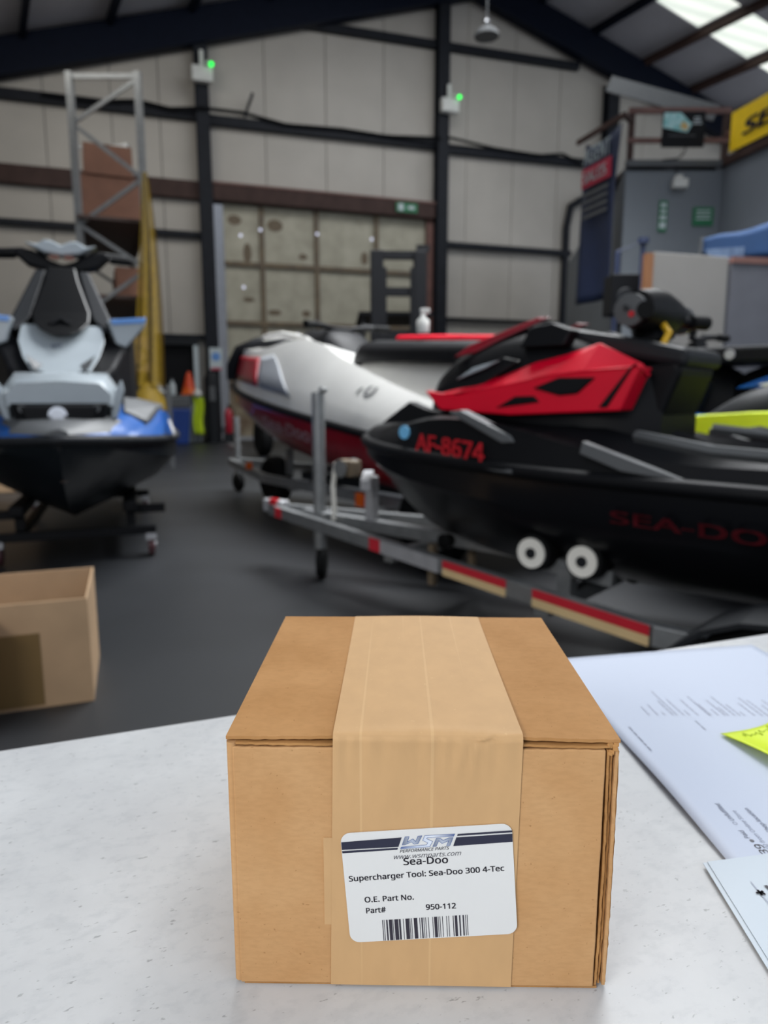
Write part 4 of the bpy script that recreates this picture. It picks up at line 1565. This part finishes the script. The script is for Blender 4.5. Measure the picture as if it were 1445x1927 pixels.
lettering('registration', 'W4', (-.62, .565, .49), (-1, .10 / .35 * .6, -.02), (0, -.3, 1), .13, .085, M_hub, s3, .03)
lettering('hood_logo', 'gti', (xs(.99) + .012, -.05, .975), (0, 1, 0), (-.7, 0, 1), .05, .022, M_navyv, s3, .02)
loft_body([(-1.45, .18, .4, .7), (-1.6, .22, .4, .92), (-2.2, .23, .4, .95), (-2.9, .22, .4, .98), (-3.05, .16, .4, .92)]).build('seat', M_dgrey, s3, smooth=45)
MB().lathe([(.018, 0), (.018, .02)], (-.115, 0, .30), 'x', 10).build('bow_eye', M_chrome, s3)

d3 = thing('ski_dolly', 'black steel dolly on castors under the blue jet ski', 'dolly', (B3.x, B3.y, 0), H3)
for x in (-.62, -2.3):
    MB().beam((x, -.44, .165), (x, .44, .165), .05, .05).build('cross_bar', M_black, d3, bevel=.004)
    for s in (1, -1):
        cf = MB().box((x, s * .41, .125), (.05, .06, .04)).build('caster_fork', M_galvw, d3)
        MB().lathe([(.015, -.02), (.055, -.018), (.062, 0), (.055, .018), (.015, .02)], (x - .03, s * .41, .063), 'y', 18).build('caster_wheel', mat('caster_red', '#4a2a2e', .5), cf, smooth=40)
        MB().lathe([(.0, .0), (.022, .0), (.022, .01), (.0, .01)], (x - .03, s * (.41 + .018), .063), 'y', 12).build('caster_hub', M_galvw, cf)
for s in (1, -1):
    MB().beam((-.62, s * .30, .165), (-2.3, s * .30, .165), .05, .05).build('long_bar', M_black, d3, bevel=.004)
    for x in (-.72, -2.2):
        MB().beam((x, s * .30, .165), (x, s * .30, .33), .05, .05).build('bunk_post', M_black, d3)
    MB().beam((-.6, s * .30, .31), (-2.4, s * .30, .31), .08, .06).build('bunk', M_black, d3, bevel=.01)
    MB().beam((-.72, s * .30, .28), (-.72, s * .50, .28), .05, .05).build('bunk_arm', M_black, d3)

# ---------------- 4-6: other skis behind on the right
def plain_ski(loc, rz, kz, m_hull, m_deck, m_hood, m_side, label, stand_label):
    r = thing('jet_ski', label, 'jet ski', (loc[0], loc[1], kz), rz, 'jet skis in the workshop')
    build_hull(r, m_hull, m_deck, M_black)
    loft_body([(-.40, .10, .55, .66), (-.6, .24, .55, .78), (-.85, .27, .58, .86), (-1.1, .28, .55, .90), (-1.4, .24, .40, .86), (-1.6, .2, .38, .76)]).build('hood', m_hood, r, smooth=45)
    panel_pair(r, 'side_cowl', [(-.28, .60), (-.45, .53), (-.95, .505), (-1.0, .48), (-1.45, .48), (-1.52, .70), (-1.20, .69), (-.95, .70), (-.70, .69), (-.45, .67)], .470, .12, m_side, .3)
    panel_pair(r, 'cowl_insert', [(-.55, .56), (-.58, .62), (-.72, .625), (-.78, .59), (-.76, .555)], .480, .05, M_black, .3)
    loft_body([(-1.55, .16, .4, .6), (-1.7, .2, .4, .80), (-2.3, .22, .4, .84), (-2.9, .2, .4, .88), (-3.05, .15, .4, .8)]).build('seat', M_black, r, smooth=45)
    MB().tube([(-1.32, 0, .85), (-1.28, 0, .98)], [.07, .06], 10).build('steering_stem', M_black, r, smooth=40)
    handlebar(r, -1.27, 1.0, .36)
    mirror_pair(r, -.95, .17, .84, .16, .1, M_black, M_dgrey)
    st = thing('ski_stand', stand_label, 'stand', (loc[0], loc[1], 0), rz)
    for x in (-.9, -2.4):
        MB().beam((x, -.45, .06), (x, .45, .06), .07, .07).build('cross_bar', M_black, st)
        for s in (1, -1):
            MB().beam((x, s * .27, .06), (x, s * .27, kz + .06), .06, .06).build('upright', M_black, st)
            MB().lathe([(.01, -.02), (.035, -.02), (.035, .02), (.01, .02)], (x, s * .42, .035), 'y', 12).build('caster_wheel', M_rubber, st)
    for s in (1, -1):
        MB().beam((-.8, s * .27, kz + .05), (-2.5, s * .27, kz + .05), .07, .05).build('bunk', M_black, st)
        MB().beam((-.9, s * .27, .06), (-2.4, s * .27, .06), .05, .05).build('long_bar', M_black, st)
    return r


plain_ski((1.40, 3.92), R(180 - 42), .19, M_blackg, M_black, M_dgrey, M_lime, 'black jet ski with bright lime side panel, half hidden behind the registration AF-8674 ski',
          'black stand under the lime-sided jet ski')
s5 = plain_ski((1.20, 5.75), R(180 - 42), .34, M_blackg, M_blue, M_black, M_dgrey, 'black jet ski with blue rear fairing in front of the white partition', 'black stand under the jet ski with blue rear fairing')

panel_pair(s5, 'rear_fairing', [(-1.68, .66), (-1.78, .70), (-2.05, .80), (-2.15, .78), (-2.1, .66)], .44, .25, M_blue)
panel_pair(s5, 'fairing_stripe', [(-1.80, .68), (-2.08, .745), (-2.10, .70), (-1.85, .665)], .447, .02, M_white)
MB().box((-1.75, 0, .865), (.75, .80, .10)).build('cargo_deck', M_black, s5, bevel=.02)
MB().lathe([(.03, 0), (.03, .012)], (-1.62, .40, .865), 'y', 14).build('deck_latch', M_galvw, s5)

# white bottle standing on the rear seat of the dark ski
bt = thing('spray_bottle', 'small white spray bottle standing above the white jet ski seat', 'bottle', (.36, 5.0, 1.235))
bt.location = (.25, 4.56, 1.352)
MB().lathe([(.038, 0), (.04, .02), (.04, .075), (.018, .10), (.014, .12)], (0, 0, 0), 'z', 14).build('bottle_body', M_whitep, bt, smooth=50)
MB().box((.012, 0, .135), (.06, .022, .03)).build('spray_head', M_whitep, bt, bevel=.005)

# ================================================================== BACKGROUND THINGS
# pallet rack
rk = thing('pallet_rack', 'tall galvanised pallet rack by the end wall', 'rack', (0, 0, 0))
A1, A2 = Vector((-3.97, 9.5, 0)), Vector((-3.11, 9.5, 0))
dv = Vector((-.39, .92, 0)).normalized() * 2.72
TOP = 4.98
for p in (A1, A2, A1 + dv, A2 + dv):
    MB().beam(p, p + EZ * TOP, .08, .08, up=(0, 1, 0)).build('upright', M_galv, rk)
for q in (Vector((0, 0, 0)), dv):
    a, b = A1 + q, A2 + q
    MB().beam(a + EZ * 4.93, b + EZ * 4.93, .04, .06).build('frame_brace', M_galv, rk)
    z = 4.90
    left = False
    for zz in (4.38, 3.72, 3.16, 2.60, 2.04, 1.48, .92, .36):
        if left:
            MB().beam(a + EZ * z, b + EZ * zz, .03, .05).build('frame_brace', M_galv, rk)
        else:
            MB().beam(b + EZ * z, a + EZ * zz, .03, .05).build('frame_brace', M_galv, rk)
        left = not left
        z = zz
for z in (3.18, 2.2, 1.2):
    for a in (A1, A2):
        MB().beam(a + EZ * z, a + dv + EZ * z, .05, .12).build('shelf_beam', M_brown, rk)
    c = (A1 + A2) / 2 + dv / 2
    MB().box((c.x, c.y, z + .06), (.84, 2.66, .04), rz=math.atan2(dv.y, dv.x) - PI / 2).build('shelf_board', M_darkwood, rk)


def carton(x, y, z, sx, sy, sz, rz, label, m=M_cartonb, group='cartons on the pallet rack'):
    r = thing('cardboard_carton', label, 'box', (x, y, z), rz, group)
    MB().box((0, 0, sz / 2), (sx, sy, sz)).build('body', m, r, bevel=.01)
    MB().box((-sx / 4, 0, sz + .004), (sx / 2 - .006, sy, .008)).build('flap', m, r)
    MB().box((sx / 4, 0, sz + .004), (sx / 2 - .006, sy, .008)).build('flap', m, r)
    MB().box((0, 0, sz + .009), (.06, sy + .01, .003)).build('tape', M_cartontape, r)
    return r


rzr = R(23)
carton(-3.92, 10.35, 3.265, .86, .8, .62, rzr, 'wide brown carton on the top rack shelf, lower of the two')
carton(-3.86, 10.30, 3.90, .62, .7, .38, rzr, 'brown carton resting on the wider one, topmost on the rack')
carton(-4.55, 11.6, 3.265, .5, .5, .45, rzr, 'brown carton at the far end of the top rack shelf', M_carton)
carton(-3.55, 10.2, 2.285, .5, .6, .40, rzr, 'brown carton on the middle rack shelf')
carton(-3.95, 11.2, 2.285, .5, .6, .45, rzr, 'dark brown carton behind the nearest one on the middle rack shelf', M_darkwood)
carton(-3.70, 10.1, 1.285, .6, .6, .50, rzr, 'pale carton on the lowest rack shelf beside the yellow net', M_carton)
pk = thing('plastic_drum', 'pale plastic drum standing beside the cartons on the top rack shelf', 'drum', (-4.02, 11.15, 3.265))
MB().lathe([(.16, 0), (.18, .03), (.18, .62), (.12, .68), (.06, .70)], (0, 0, 0), 'z', 18).build('drum_body', M_pale, pk, smooth=40)
MB().lathe([(.045, .70), (.045, .74), (.0, .74)], (.05, 0, 0), 'z', 12).build('drum_cap', M_mgrey, pk)

# yellow net hanging down the rack post
nr = thing('yellow_net', 'sheer yellow net draped from the rack upright', 'net', (-3.0, 9.3, 0))
def net_fn(u, v):
    z = 3.74 - 2.66 * v
    wdt = .07 + .40 * v ** .8
    x = -.03 - .14 * v ** 2 + wdt * (u - .35)
    y = .05 * math.sin(u * 17) * (.3 + v) - .05 * v
    return (x, y, z)
MB().grid(net_fn, 28, 24).build('net_cloth', M_net, nr, smooth=80)
MB().lathe([(.16, 0), (.24, .05), (.22, .18), (.12, .34), (.05, .42)], (-.12, 0, .72), 'z', 14).build('bunched_end', M_net, nr, smooth=60)
MB().beam((.14, 0, 1.1), (.15, 0, 0), .05, .05).build('hanging_strap', M_mgrey, nr)

# emergency lights with green indicator on the columns
for (s, z, lab_) in ((-.28, 7.15, 'white emergency light box with green lamp on the left steel column'), (4.98, 7.22, 'white emergency light box with green lamp on the right steel column')):
    p = wall_pt(s, .42, z)
    e = thing('emergency_light', lab_, 'light', p, WALL_RZ, 'emergency lights on the columns')
    MB().box((0, 0, 0), (.40, .16, .28)).build('housing', M_whitep, e, bevel=.02)
    MB().lathe([(.045, 0), (.043, .02), (.024, .04), (.003, .046)][::-1], (.17, -.15, .15), 'y', 14).build('green_lamp', M_green_led, e, smooth=50)
    MB().box((.0, .04, .30), (.08, .06, .30)).build('conduit', M_whitep, e, bevel=.01)
    MB().box((.10, .0, .22), (.06, .06, .05)).build('lamp_socket', M_whitep, e)

# pendant lamp
pl_ = thing('pendant_lamp', 'small white dome lamp hanging from the roof near the ridge', 'lamp', (1.62, 12.0, 6.55))
MB().lathe([(.20, 0), (.19, .05), (.14, .10), (.05, .14), (.04, .18)], (0, 0, 0), 'z', 20).build('shade', M_mgrey, pl_, smooth=50)
MB().tube([(0, 0, .17), (0, 0, 2.9)], .012, 6).build('cord', M_mgrey, pl_)
MB().lathe([(.03, .18), (.06, .20), (.06, .23), (.03, .26)], (0, 0, 0), 'z', 12).build('hook', M_chrome, pl_)

# sign on the door header
sg = thing('exit_sign', 'small green exit sign on the brown door header', 'sign', wall_pt(4.05, .27, 5.08), WALL_RZ)
MB().box((0, 0, 0), (.5, .02, .2)).build('sign_plate', M_greenv, sg)
MB().box((-.14, -.012, 0), (.12, .004, .14)).build('pictogram', M_pale, sg)
MB().prism([(.02, -.03), (.12, -.03), (.12, -.06), (.19, 0), (.12, .06), (.12, .03), (.02, .03)], -.016, -.012).build('arrow', M_pale, sg)

# signs on the office front
def wall_sign(x, z, w_, h, label, rows):
    s_ = thing('safety_sign', label, 'sign', (x, 9.985, z), 0)
    MB().box((0, 0, 0), (w_, .02, h)).build('sign_plate', M_greenv, s_)
    for rz_, rw, rh in rows:
        MB().box((0, -.012, rz_), (rw, .004, rh)).build('pictogram', M_pale, s_)
    return s_


wall_sign(4.36, 3.375, .28, .24, 'square green safety sign below the emergency lamp on the office front', [(.07, .2, .02), (.02, .2, .02), (-.03, .2, .02)])
wall_sign(3.81, 3.38, .11, .40, 'narrow upright green sign on the office front beside the square one', [(.14, .07, .05), (.06, .07, .04), (-.02, .08, .05), (-.12, .08, .08)])
ec = thing('emergency_light', 'white emergency lamp box on the grey office front', 'light', (3.99, 9.93, 3.78))
MB().box((0, 0, 0), (.20, .12, .12)).build('housing', M_whitep, ec, bevel=.015)
MB().box((-.02, 0, .085), (.10, .08, .05)).build('lamp_socket', M_whitep, ec, bevel=.01)
MB().tube([(0, .05, .1), (-.05, .06, .2), (-.3, .06, .24)], .01, 6).build('cable', M_mgrey, ec)

# poster on the mezzanine rail
po = thing('poster', 'black poster with teal and sand picture hung on the mezzanine rail', 'poster', (3.98, 9.90, 4.45))
MB().box((0, 0, 0), (.56, .03, .44)).build('poster_board', M_black, po)
MB().prism([(-.27, .20), (-.05, .20), (.10, .06), (.05, -.04), (-.08, -.02), (-.28, .02)], -.022, -.016).build('poster_picture', M_teal, po)
MB().prism([(-.02, .10), (.06, .04), (.03, -.02), (-.06, .02)], -.026, -.022).build('poster_picture', M_sand, po)
for k in range(3):
    MB().box((.17, -.018, .14 - .035 * k), (.08 + .02 * k, .003, .015)).build('poster_text', M_pale, po)
MB().box((-.02, -.018, -.08), (.36, .003, .012)).build('poster_text', M_mgrey, po)
MB().tube([(.05, .0, -.22), (.03, 0, -.30), (-.05, .0, -.36), (-.25, 0, -.38)], .01, 6).build('poster_cord', M_dgrey, po)

# hanging banner on a bracket beside the office
Bn, Bf = Vector((3.13, 9.75, 0)), Vector((2.84, 10.65, 0))
ba = thing('hanging_banner', 'tall navy banner with white and red lettering hung from a bracket beside the office', 'banner', (Bn.x, Bn.y, 0), 0)
bd = (Bf - Bn)
Lb = bd.length
bdir = bd.normalized()
def ban_pt(u, z, off=0):
    p = bdir * (Lb * u) + Vector((-bdir.y, bdir.x, 0)) * off
    return (p.x, p.y, z)
def ban_fn(u, v):
    top = 4.50 - .16 * math.sin(PI * u) ** 1.0 * .8
    z = top + (2.28 - top) * v
    return ban_pt(.02 + .13 * v + (.92 - .13 * v) * u + .015 * math.sin(v * 6), z, .03 * math.sin(u * 5 + v * 3))
MB().grid(ban_fn, 12, 16).build('banner_cloth', M_navyv, ba, solid=.004, smooth=60)
MB().beam(ban_pt(-.04, 4.57), ban_pt(1.12, 4.57), .05, .06).build('bracket', M_brown, ba)
MB().beam(ban_pt(.0, 4.57), (3.31 - Bn.x, 9.96 - Bn.y, 4.57), .05, .05).build('bracket_arm', M_brown, ba)
nrm = Vector((-bdir.y, bdir.x, 0))
if nrm.x > 0:
    nrm = -nrm
fx = nrm * .06
MB().add([Vector(ban_pt(.86, 3.86)) + fx, Vector(ban_pt(.14, 3.86)) + fx, Vector(ban_pt(.14, 4.12)) + fx, Vector(ban_pt(.86, 4.12)) + fx], [(0, 1, 2, 3)]).build('red_band', M_redv, ba, solid=.003)
lettering('banner_text', 'AGENT', Vector(ban_pt(.84, 4.17)) + fx, -bdir, (0, 0, 1), Lb * .66, .20, M_pale, ba, .02)
lettering('banner_text', 'SALES', Vector(ban_pt(.80, 3.92)) + fx * 1.2, -bdir, (0, 0, 1), Lb * .56, .14, M_pale, ba, .02)
for k in range(4):
    MB().add([Vector(ban_pt(.84, 3.44 + .1 * k)) + fx, Vector(ban_pt(.2, 3.44 + .1 * k)) + fx, Vector(ban_pt(.2, 3.49 + .1 * k)) + fx, Vector(ban_pt(.84, 3.49 + .1 * k)) + fx], [(0, 1, 2, 3)]).build('small_print', M_mgrey, ba, solid=.002)

# yellow banner on the right mezzanine rail
rw = (RW1 - RW0).normalized()
nw = Vector((rw.y, -rw.x, 0))
yb = thing('yellow_banner', 'bright yellow banner with black lettering on the right-hand mezzanine rail', 'banner', (RW0.x, RW0.y, 0))
def yp(t, z, off=.09):
    p = rw * t + nw * off
    return Vector((p.x, p.y, z))
MB().add([yp(.22, 4.12), yp(2.9, 4.12), yp(2.9, 4.60), yp(.22, 4.60)], [(0, 1, 2, 3)]).build('banner_cloth', M_yellow, yb, solid=.01)
lettering('banner_text', 'SEA-DOO', yp(.46, 4.25, .105), rw, (0, 0, 1), 1.9, .17, M_ink, yb, .03, .2)

# partition boards and blue display sign
pt_ = thing('partition_panel', 'white partition board with bare wooden edge, right of the black steering head', 'panel', (2.2, 6.0, 0), 0)
MB().box((0, .02, 1.06), (.07, .06, 2.12)).build('edge_post', M_wood, pt_)
MB().prism([(.035, 0), (.68, 0), (.66, 2.09), (.035, 2.13)], 0, .04).build('board', M_board, pt_, bevel=.004)
pg_ = thing('grey_partition', 'grey partition board with wooden top rail at the right edge', 'panel', (2.9, 5.98, 0), 0)
MB().prism([(-.02, 0), (1.3, 0), (1.3, 1.98), (-.02, 2.04)], 0, .04).build('board', M_greyboard, pg_)
MB().beam((-.02, .02, 2.065), (1.3, .02, 2.01), .07, .05).build('top_rail', M_redbrown, pg_)
bs = thing('blue_banner', 'blue banner sagging above the grey partition', 'banner', (2.99, 6.79, 0))
bb2 = Vector((3.34, 6.08, 0)) - Vector((2.99, 6.79, 0))
MB().grid(lambda u, v: (bb2.x * u, bb2.y * u, 2.40 - (.14 + .18 * u) * v + .01 * math.sin(9 * u)), 14, 5).build('banner_cloth', M_bluev, bs, solid=.006, smooth=50)
MB().grid(lambda u, v: (bb2.x * (.06 + .5 * u) - .012, bb2.y * (.06 + .5 * u) - .006, 2.30 - .05 * u - (.04 + .12 * u) * v), 8, 3).build('banner_print', mat('banner_photo', '#6c7f9a', .5, col2='#3c4c66', scale=9), bs, solid=.003)
for f in (.0, 1.0):
    MB().beam((bb2.x * f, bb2.y * f + .02, 0), (bb2.x * f, bb2.y * f + .02, 2.42), .04, .04).build('banner_pole', M_mgrey, bs)

# navy tube frame and black monitor box beside the partition
fr = thing('tube_frame', 'navy tubular steel frame standing behind the partition', 'frame', (2.30, 6.85, 0))
MB().tube([(-.09, 0, 0), (-.09, 0, 2.30), (.14, -.02, 2.38), (.14, -.02, 0)], .025, 8).build('hoop', M_navyv, fr, smooth=40)
MB().tube([(-.09, 0, 2.0), (.14, -.02, 2.0)], .02, 8).build('cross_tube', M_navyv, fr)
MB().lathe([(.0, 0), (.05, .01), (.05, .06), (.0, .07)], (.14, -.02, 2.36), 'z', 12).build('post_cap', M_navyv, fr)
sp = thing('loudspeaker', 'black box loudspeaker on a stand left of the partition', 'speaker', (2.08, 6.30, 0.0))
MB().box((0, 0, 1.82), (.24, .24, .34)).build('cabinet', M_black, sp, bevel=.01)
MB().lathe([(.075, 0), (.08, .006), (.05, .012), (.01, .004)][::-1], (0, -.135, 1.79), 'y', 18).build('cone', M_dgrey, sp)
MB().tube([(0, 0, .03), (0, 0, 1.66)], .02, 8).build('pole', M_black, sp)
MB().lathe([(.0, 0), (.22, 0), (.22, .02), (.0, .03)], (0, 0, 0), 'z', 18).build('base', M_black, sp)

# forklift in front of the sliding door
fk = thing('forklift', 'dark forklift truck with raised mast parked in front of the sliding door', 'forklift', (.16, 8.0, 0), R(4))
for x in (-.24, .24):
    MB().box((x, 0, 1.28), (.14, .14, 2.5)).build('mast_channel', M_black, fk, bevel=.008)
    MB().box((x * .66, -.02, 1.2), (.05, .08, 2.3)).build('inner_mast', M_black, fk)
MB().box((0, .02, 2.49), (.62, .10, .08)).build('mast_cross', M_black, fk)
MB().box((.27, .0, 2.56), (.14, .08, .07)).build('mast_cap', M_black, fk)
MB().box((0, .02, 2.10), (.5, .08, .09)).build('mast_cross', M_black, fk)
MB().box((0, .02, 1.62), (.5, .08, .12)).build('mast_cross', M_black, fk)
MB().box((0, -.09, .62), (.62, .05, .46)).build('fork_carriage', M_black, fk)
for x in (-.2, .2):
    MB().box((x, -.55, .12), (.10, .9, .04)).build('fork', M_black, fk)
    MB().box((x, -.12, .42), (.10, .04, .6)).build('fork_shank', M_black, fk)
MB().box((0, .95, .62), (.92, 1.5, .7)).build('chassis', M_dgrey, fk, bevel=.06)
for x in (-.42, .42):
    for y in (.4, 1.45):
        MB().lathe([(.08, -.08), (.22, -.08), (.26, -.04), (.26, .04), (.22, .08), (.08, .08)], (x, y, .26), 'x', 20).build('tyre', M_rubber, fk, smooth=40)
    for y in (.35, 1.5):
        MB().box((x * .9, y, 1.40), (.05, .05, 1.0)).build('guard_post', M_black, fk)
MB().box((0, .92, 1.90), (.86, 1.25, .04)).build('overhead_guard', M_black, fk)
MB().box((0, 1.25, 1.1), (.45, .12, .5)).build('seat_back', M_black, fk, bevel=.03)
MB().box((0, 1.0, 1.0), (.45, .45, .1)).build('seat_cushion', M_black, fk, bevel=.03)

# workbench corner by the left column
wk = thing('workbench', 'low workbench with pale posts and black back panel at the wall beside the door', 'bench', wall_pt(-1.30, .22, 0), WALL_RZ)
MB().box((0, .12, 1.50), (1.30, .04, 1.0)).build('black_panel', M_black, wk)
for x in (-.68, .68):
    MB().box((x, 0, 1.05), (.09, .2, 2.1)).build('frame_post', M_pale, wk)
MB().box((0, 0, 2.06), (1.45, .22, .12)).build('frame_head', M_dgrey, wk)
MB().box((0, .0, .95), (1.40, .30, .06)).build('bench_top', M_mgrey, wk)
MB().box((.35, .05, .46), (.6, .2, .92)).build('bench_front', M_pale, wk)
hm = thing('white_helmet', 'white rounded helmet on the bench under the hatch', 'helmet', wall_pt(-1.48, .24, .98), WALL_RZ)
MB().lathe([(.17, 0), (.18, .08), (.16, .18), (.10, .26), (.01, .29)], (0, 0, .0), 'z', 18).build('shell', M_whitep, hm, smooth=60)
MB().box((.1, -.12, .06), (.22, .12, .05), rz=R(20)).build('peak', M_whitep, hm, bevel=.01)
jr = thing('plastic_bottle', 'pale plastic bottle beside the white helmet on the bench', 'bottle', wall_pt(-1.12, .24, .98), WALL_RZ)
MB().lathe([(.07, 0), (.07, .2), (.03, .26), (.03, .31), (.0, .31)], (0, 0, 0), 'z', 14).build('bottle_body', M_pale, jr, smooth=40)
MB().lathe([(.035, .30), (.035, .34), (.0, .34)], (0, 0, 0), 'z', 12).build('bottle_cap', M_mgrey, jr)
cn = thing('traffic_cone', 'orange cone with yellow base band on the bench by the column', 'cone', wall_pt(-.78, .22, .98), WALL_RZ)
MB().lathe([(.16, .0), (.12, .16), (.07, .36), (.03, .46), (.0, .46)], (0, 0, .02), 'z', 16).build('cone_body', M_cone, cn, smooth=40)
MB().lathe([(.168, .0), (.138, .13), (.0, .13)], (0, 0, .015), 'z', 16).build('cone_band', M_orange, cn)
MB().box((0, 0, .012), (.36, .30, .024)).build('cone_base', M_orange, cn, bevel=.005)
bn = thing('blue_bin', 'dark blue plastic bin with grey lid in front of the bench', 'bin', wall_pt(-1.12, .85, 0), WALL_RZ)
MB().loft([[(-.24, -.22, 0), (.24, -.22, 0), (.24, .22, 0), (-.24, .22, 0)], [(-.30, -.28, .72), (.30, -.28, .72), (.30, .28, .72), (-.30, .28, .72)]], closed=True).build('bin_body', M_binblue, bn, bevel=.03)
MB().box((0, 0, .83), (.62, .58, .22)).build('bin_lid', M_mgrey, bn, bevel=.03)
hv = thing('hi_vis_vest', 'lime hi-vis vest hanging beside the blue bin', 'vest', wall_pt(-.64, .66, 0), WALL_RZ)
MB().grid(lambda u, v: (-.10 + .2 * u + .02 * math.sin(7 * v), .03 * math.sin(9 * u), .95 - .78 * v), 8, 10).build('cloth', M_hivis, hv, solid=.01, smooth=60)
MB().lathe([(.06, 0), (.10, .06), (.05, .16), (.0, .18)], (0, 0, .93), 'z', 12).build('white_hood', M_whitep, hv, smooth=50)
MB().beam((0, .08, 0), (0, .08, 1.05), .03, .03).build('hanger_post', M_dgrey, hv)
ss = thing('notice', 'white notice with blue disc and red strip on the left steel column', 'sign', wall_pt(-.22, .345, 1.72), WALL_RZ)
MB().box((0, 0, 0), (.26, .012, .46)).build('sign_plate', M_pale, ss)
MB().lathe([(.0, -.012), (.09, -.012), (.09, -.006), (.0, -.006)], (0, 0, .05), 'y', 18).build('blue_disc', M_lblue, ss)
MB().box((0, -.008, -.2), (.22, .004, .05)).build('red_strip', M_redv, ss)
fe = thing('fire_extinguisher', 'red fire extinguisher hanging low by the door edge', 'extinguisher', wall_pt(-.02, .50, .18), WALL_RZ)
MB().lathe([(.07, 0), (.085, .02), (.085, .42), (.05, .50), (.025, .52)], (0, 0, 0), 'z', 16).build('cylinder_body', M_extred, fe, smooth=50)
MB().box((.01, 0, .56), (.05, .04, .09)).build('valve_head', M_black, fe)
MB().tube([(.03, 0, .56), (.11, 0, .48), (.11, 0, .2)], .012, 6).build('hose', M_black, fe)
MB().box((0, .0, -.09), (.22, .22, .18)).build('floor_stand', M_dgrey, fe)
wc = thing('waste_container', 'grey cylinder-topped dispenser standing in front of the left column', 'dispenser', wall_pt(-.12, .55, 0), WALL_RZ)
wc.location = wall_pt(-.36, .66, 0)
MB().lathe([(.12, 0), (.14, .3), (.15, .8), (.15, 1.3), (.10, 1.42), (.0, 1.44)], (0, 0, 0), 'z', 16).build('dispenser_body', M_dgrey, wc, smooth=40)
MB().box((.0, -.15, 1.0), (.12, .04, .3)).build('dispenser_front', M_mgrey, wc, bevel=.01)

# upright black tyre near the door
ty = thing('spare_tyre', 'upright black tyre on the floor before the sliding door', 'tyre', (-1.95, 11.2, .31), R(25))
MB().lathe([(.16, -.09), (.26, -.10), (.31, -.06), (.31, .06), (.26, .10), (.16, .09)], (0, 0, 0), 'x', 22).build('tread', M_rubber, ty, smooth=40)
MB().lathe([(.02, -.05), (.16, -.06), (.16, .06), (.02, .05)], (0, 0, 0), 'x', 16).build('rim', M_dgrey, ty)

# open carton on the floor at left
oc = thing('open_carton', 'open empty cardboard carton on the floor below the blue jet ski', 'box', (-.917, 2.06, 0), R(20))
W_, D_, H_ = .62, .42, .336
th = .006
for nm, c, s in (('front_wall', (-W_ / 2, th / 2, H_ / 2), (W_, th, H_)), ('back_wall', (-W_ / 2, D_ - th / 2, H_ / 2), (W_, th, H_)),
                 ('side_wall', (-th / 2, D_ / 2, H_ / 2), (th, D_ - 2 * th, H_)), ('side_wall', (-W_ + th / 2, D_ / 2, H_ / 2), (th, D_ - 2 * th, H_)),
                 ('bottom', (-W_ / 2, D_ / 2, th / 2), (W_ - 2 * th, D_ - 2 * th, th))):
    MB().box(c, s).build(nm, M_carton, oc)
MB().box((-.245, -.0012, .125), (.21, .002, .23)).build('tape', M_cartontape, oc)
MB().prism([(-.40, .02), (-.20, .02), (-.20, .06), (-.40, .06)], D_ - .0075, D_ - .0062).build('tape', M_cartontape, oc)
o2 = thing('brown_carton', 'brown cardboard carton at the bottom left corner, nearest the counter', 'box', (-1.115, 1.80, 0), R(20))
MB().box((-.25, .10, .16), (.5, .2, .32)).build('body', M_cartonb, o2, bevel=.006)
MB().box((-.25, .10, .323), (.08, .2, .003)).build('tape', M_cartontape, o2)

# tall carton stack beside the blue ski
cs = thing('tall_carton', 'tan carton standing on end left of the blue jet ski', 'box', (-3.98, 7.0, 0), R(22))
MB().box((0, 0, .56), (.55, .5, 1.12)).build('body', M_carton, cs, bevel=.01)
MB().prism([(-.27, 0), (.27, 0), (.24, .10), (-.27, .18)], -.01, .0, plane='xz').build('flap', M_carton, cs, loc=(0, -.25, 1.12), rot=(R(40), 0, 0))
MB().box((0, -.002, .56), (.06, .5, 1.124)).build('tape', M_cartontape, cs)
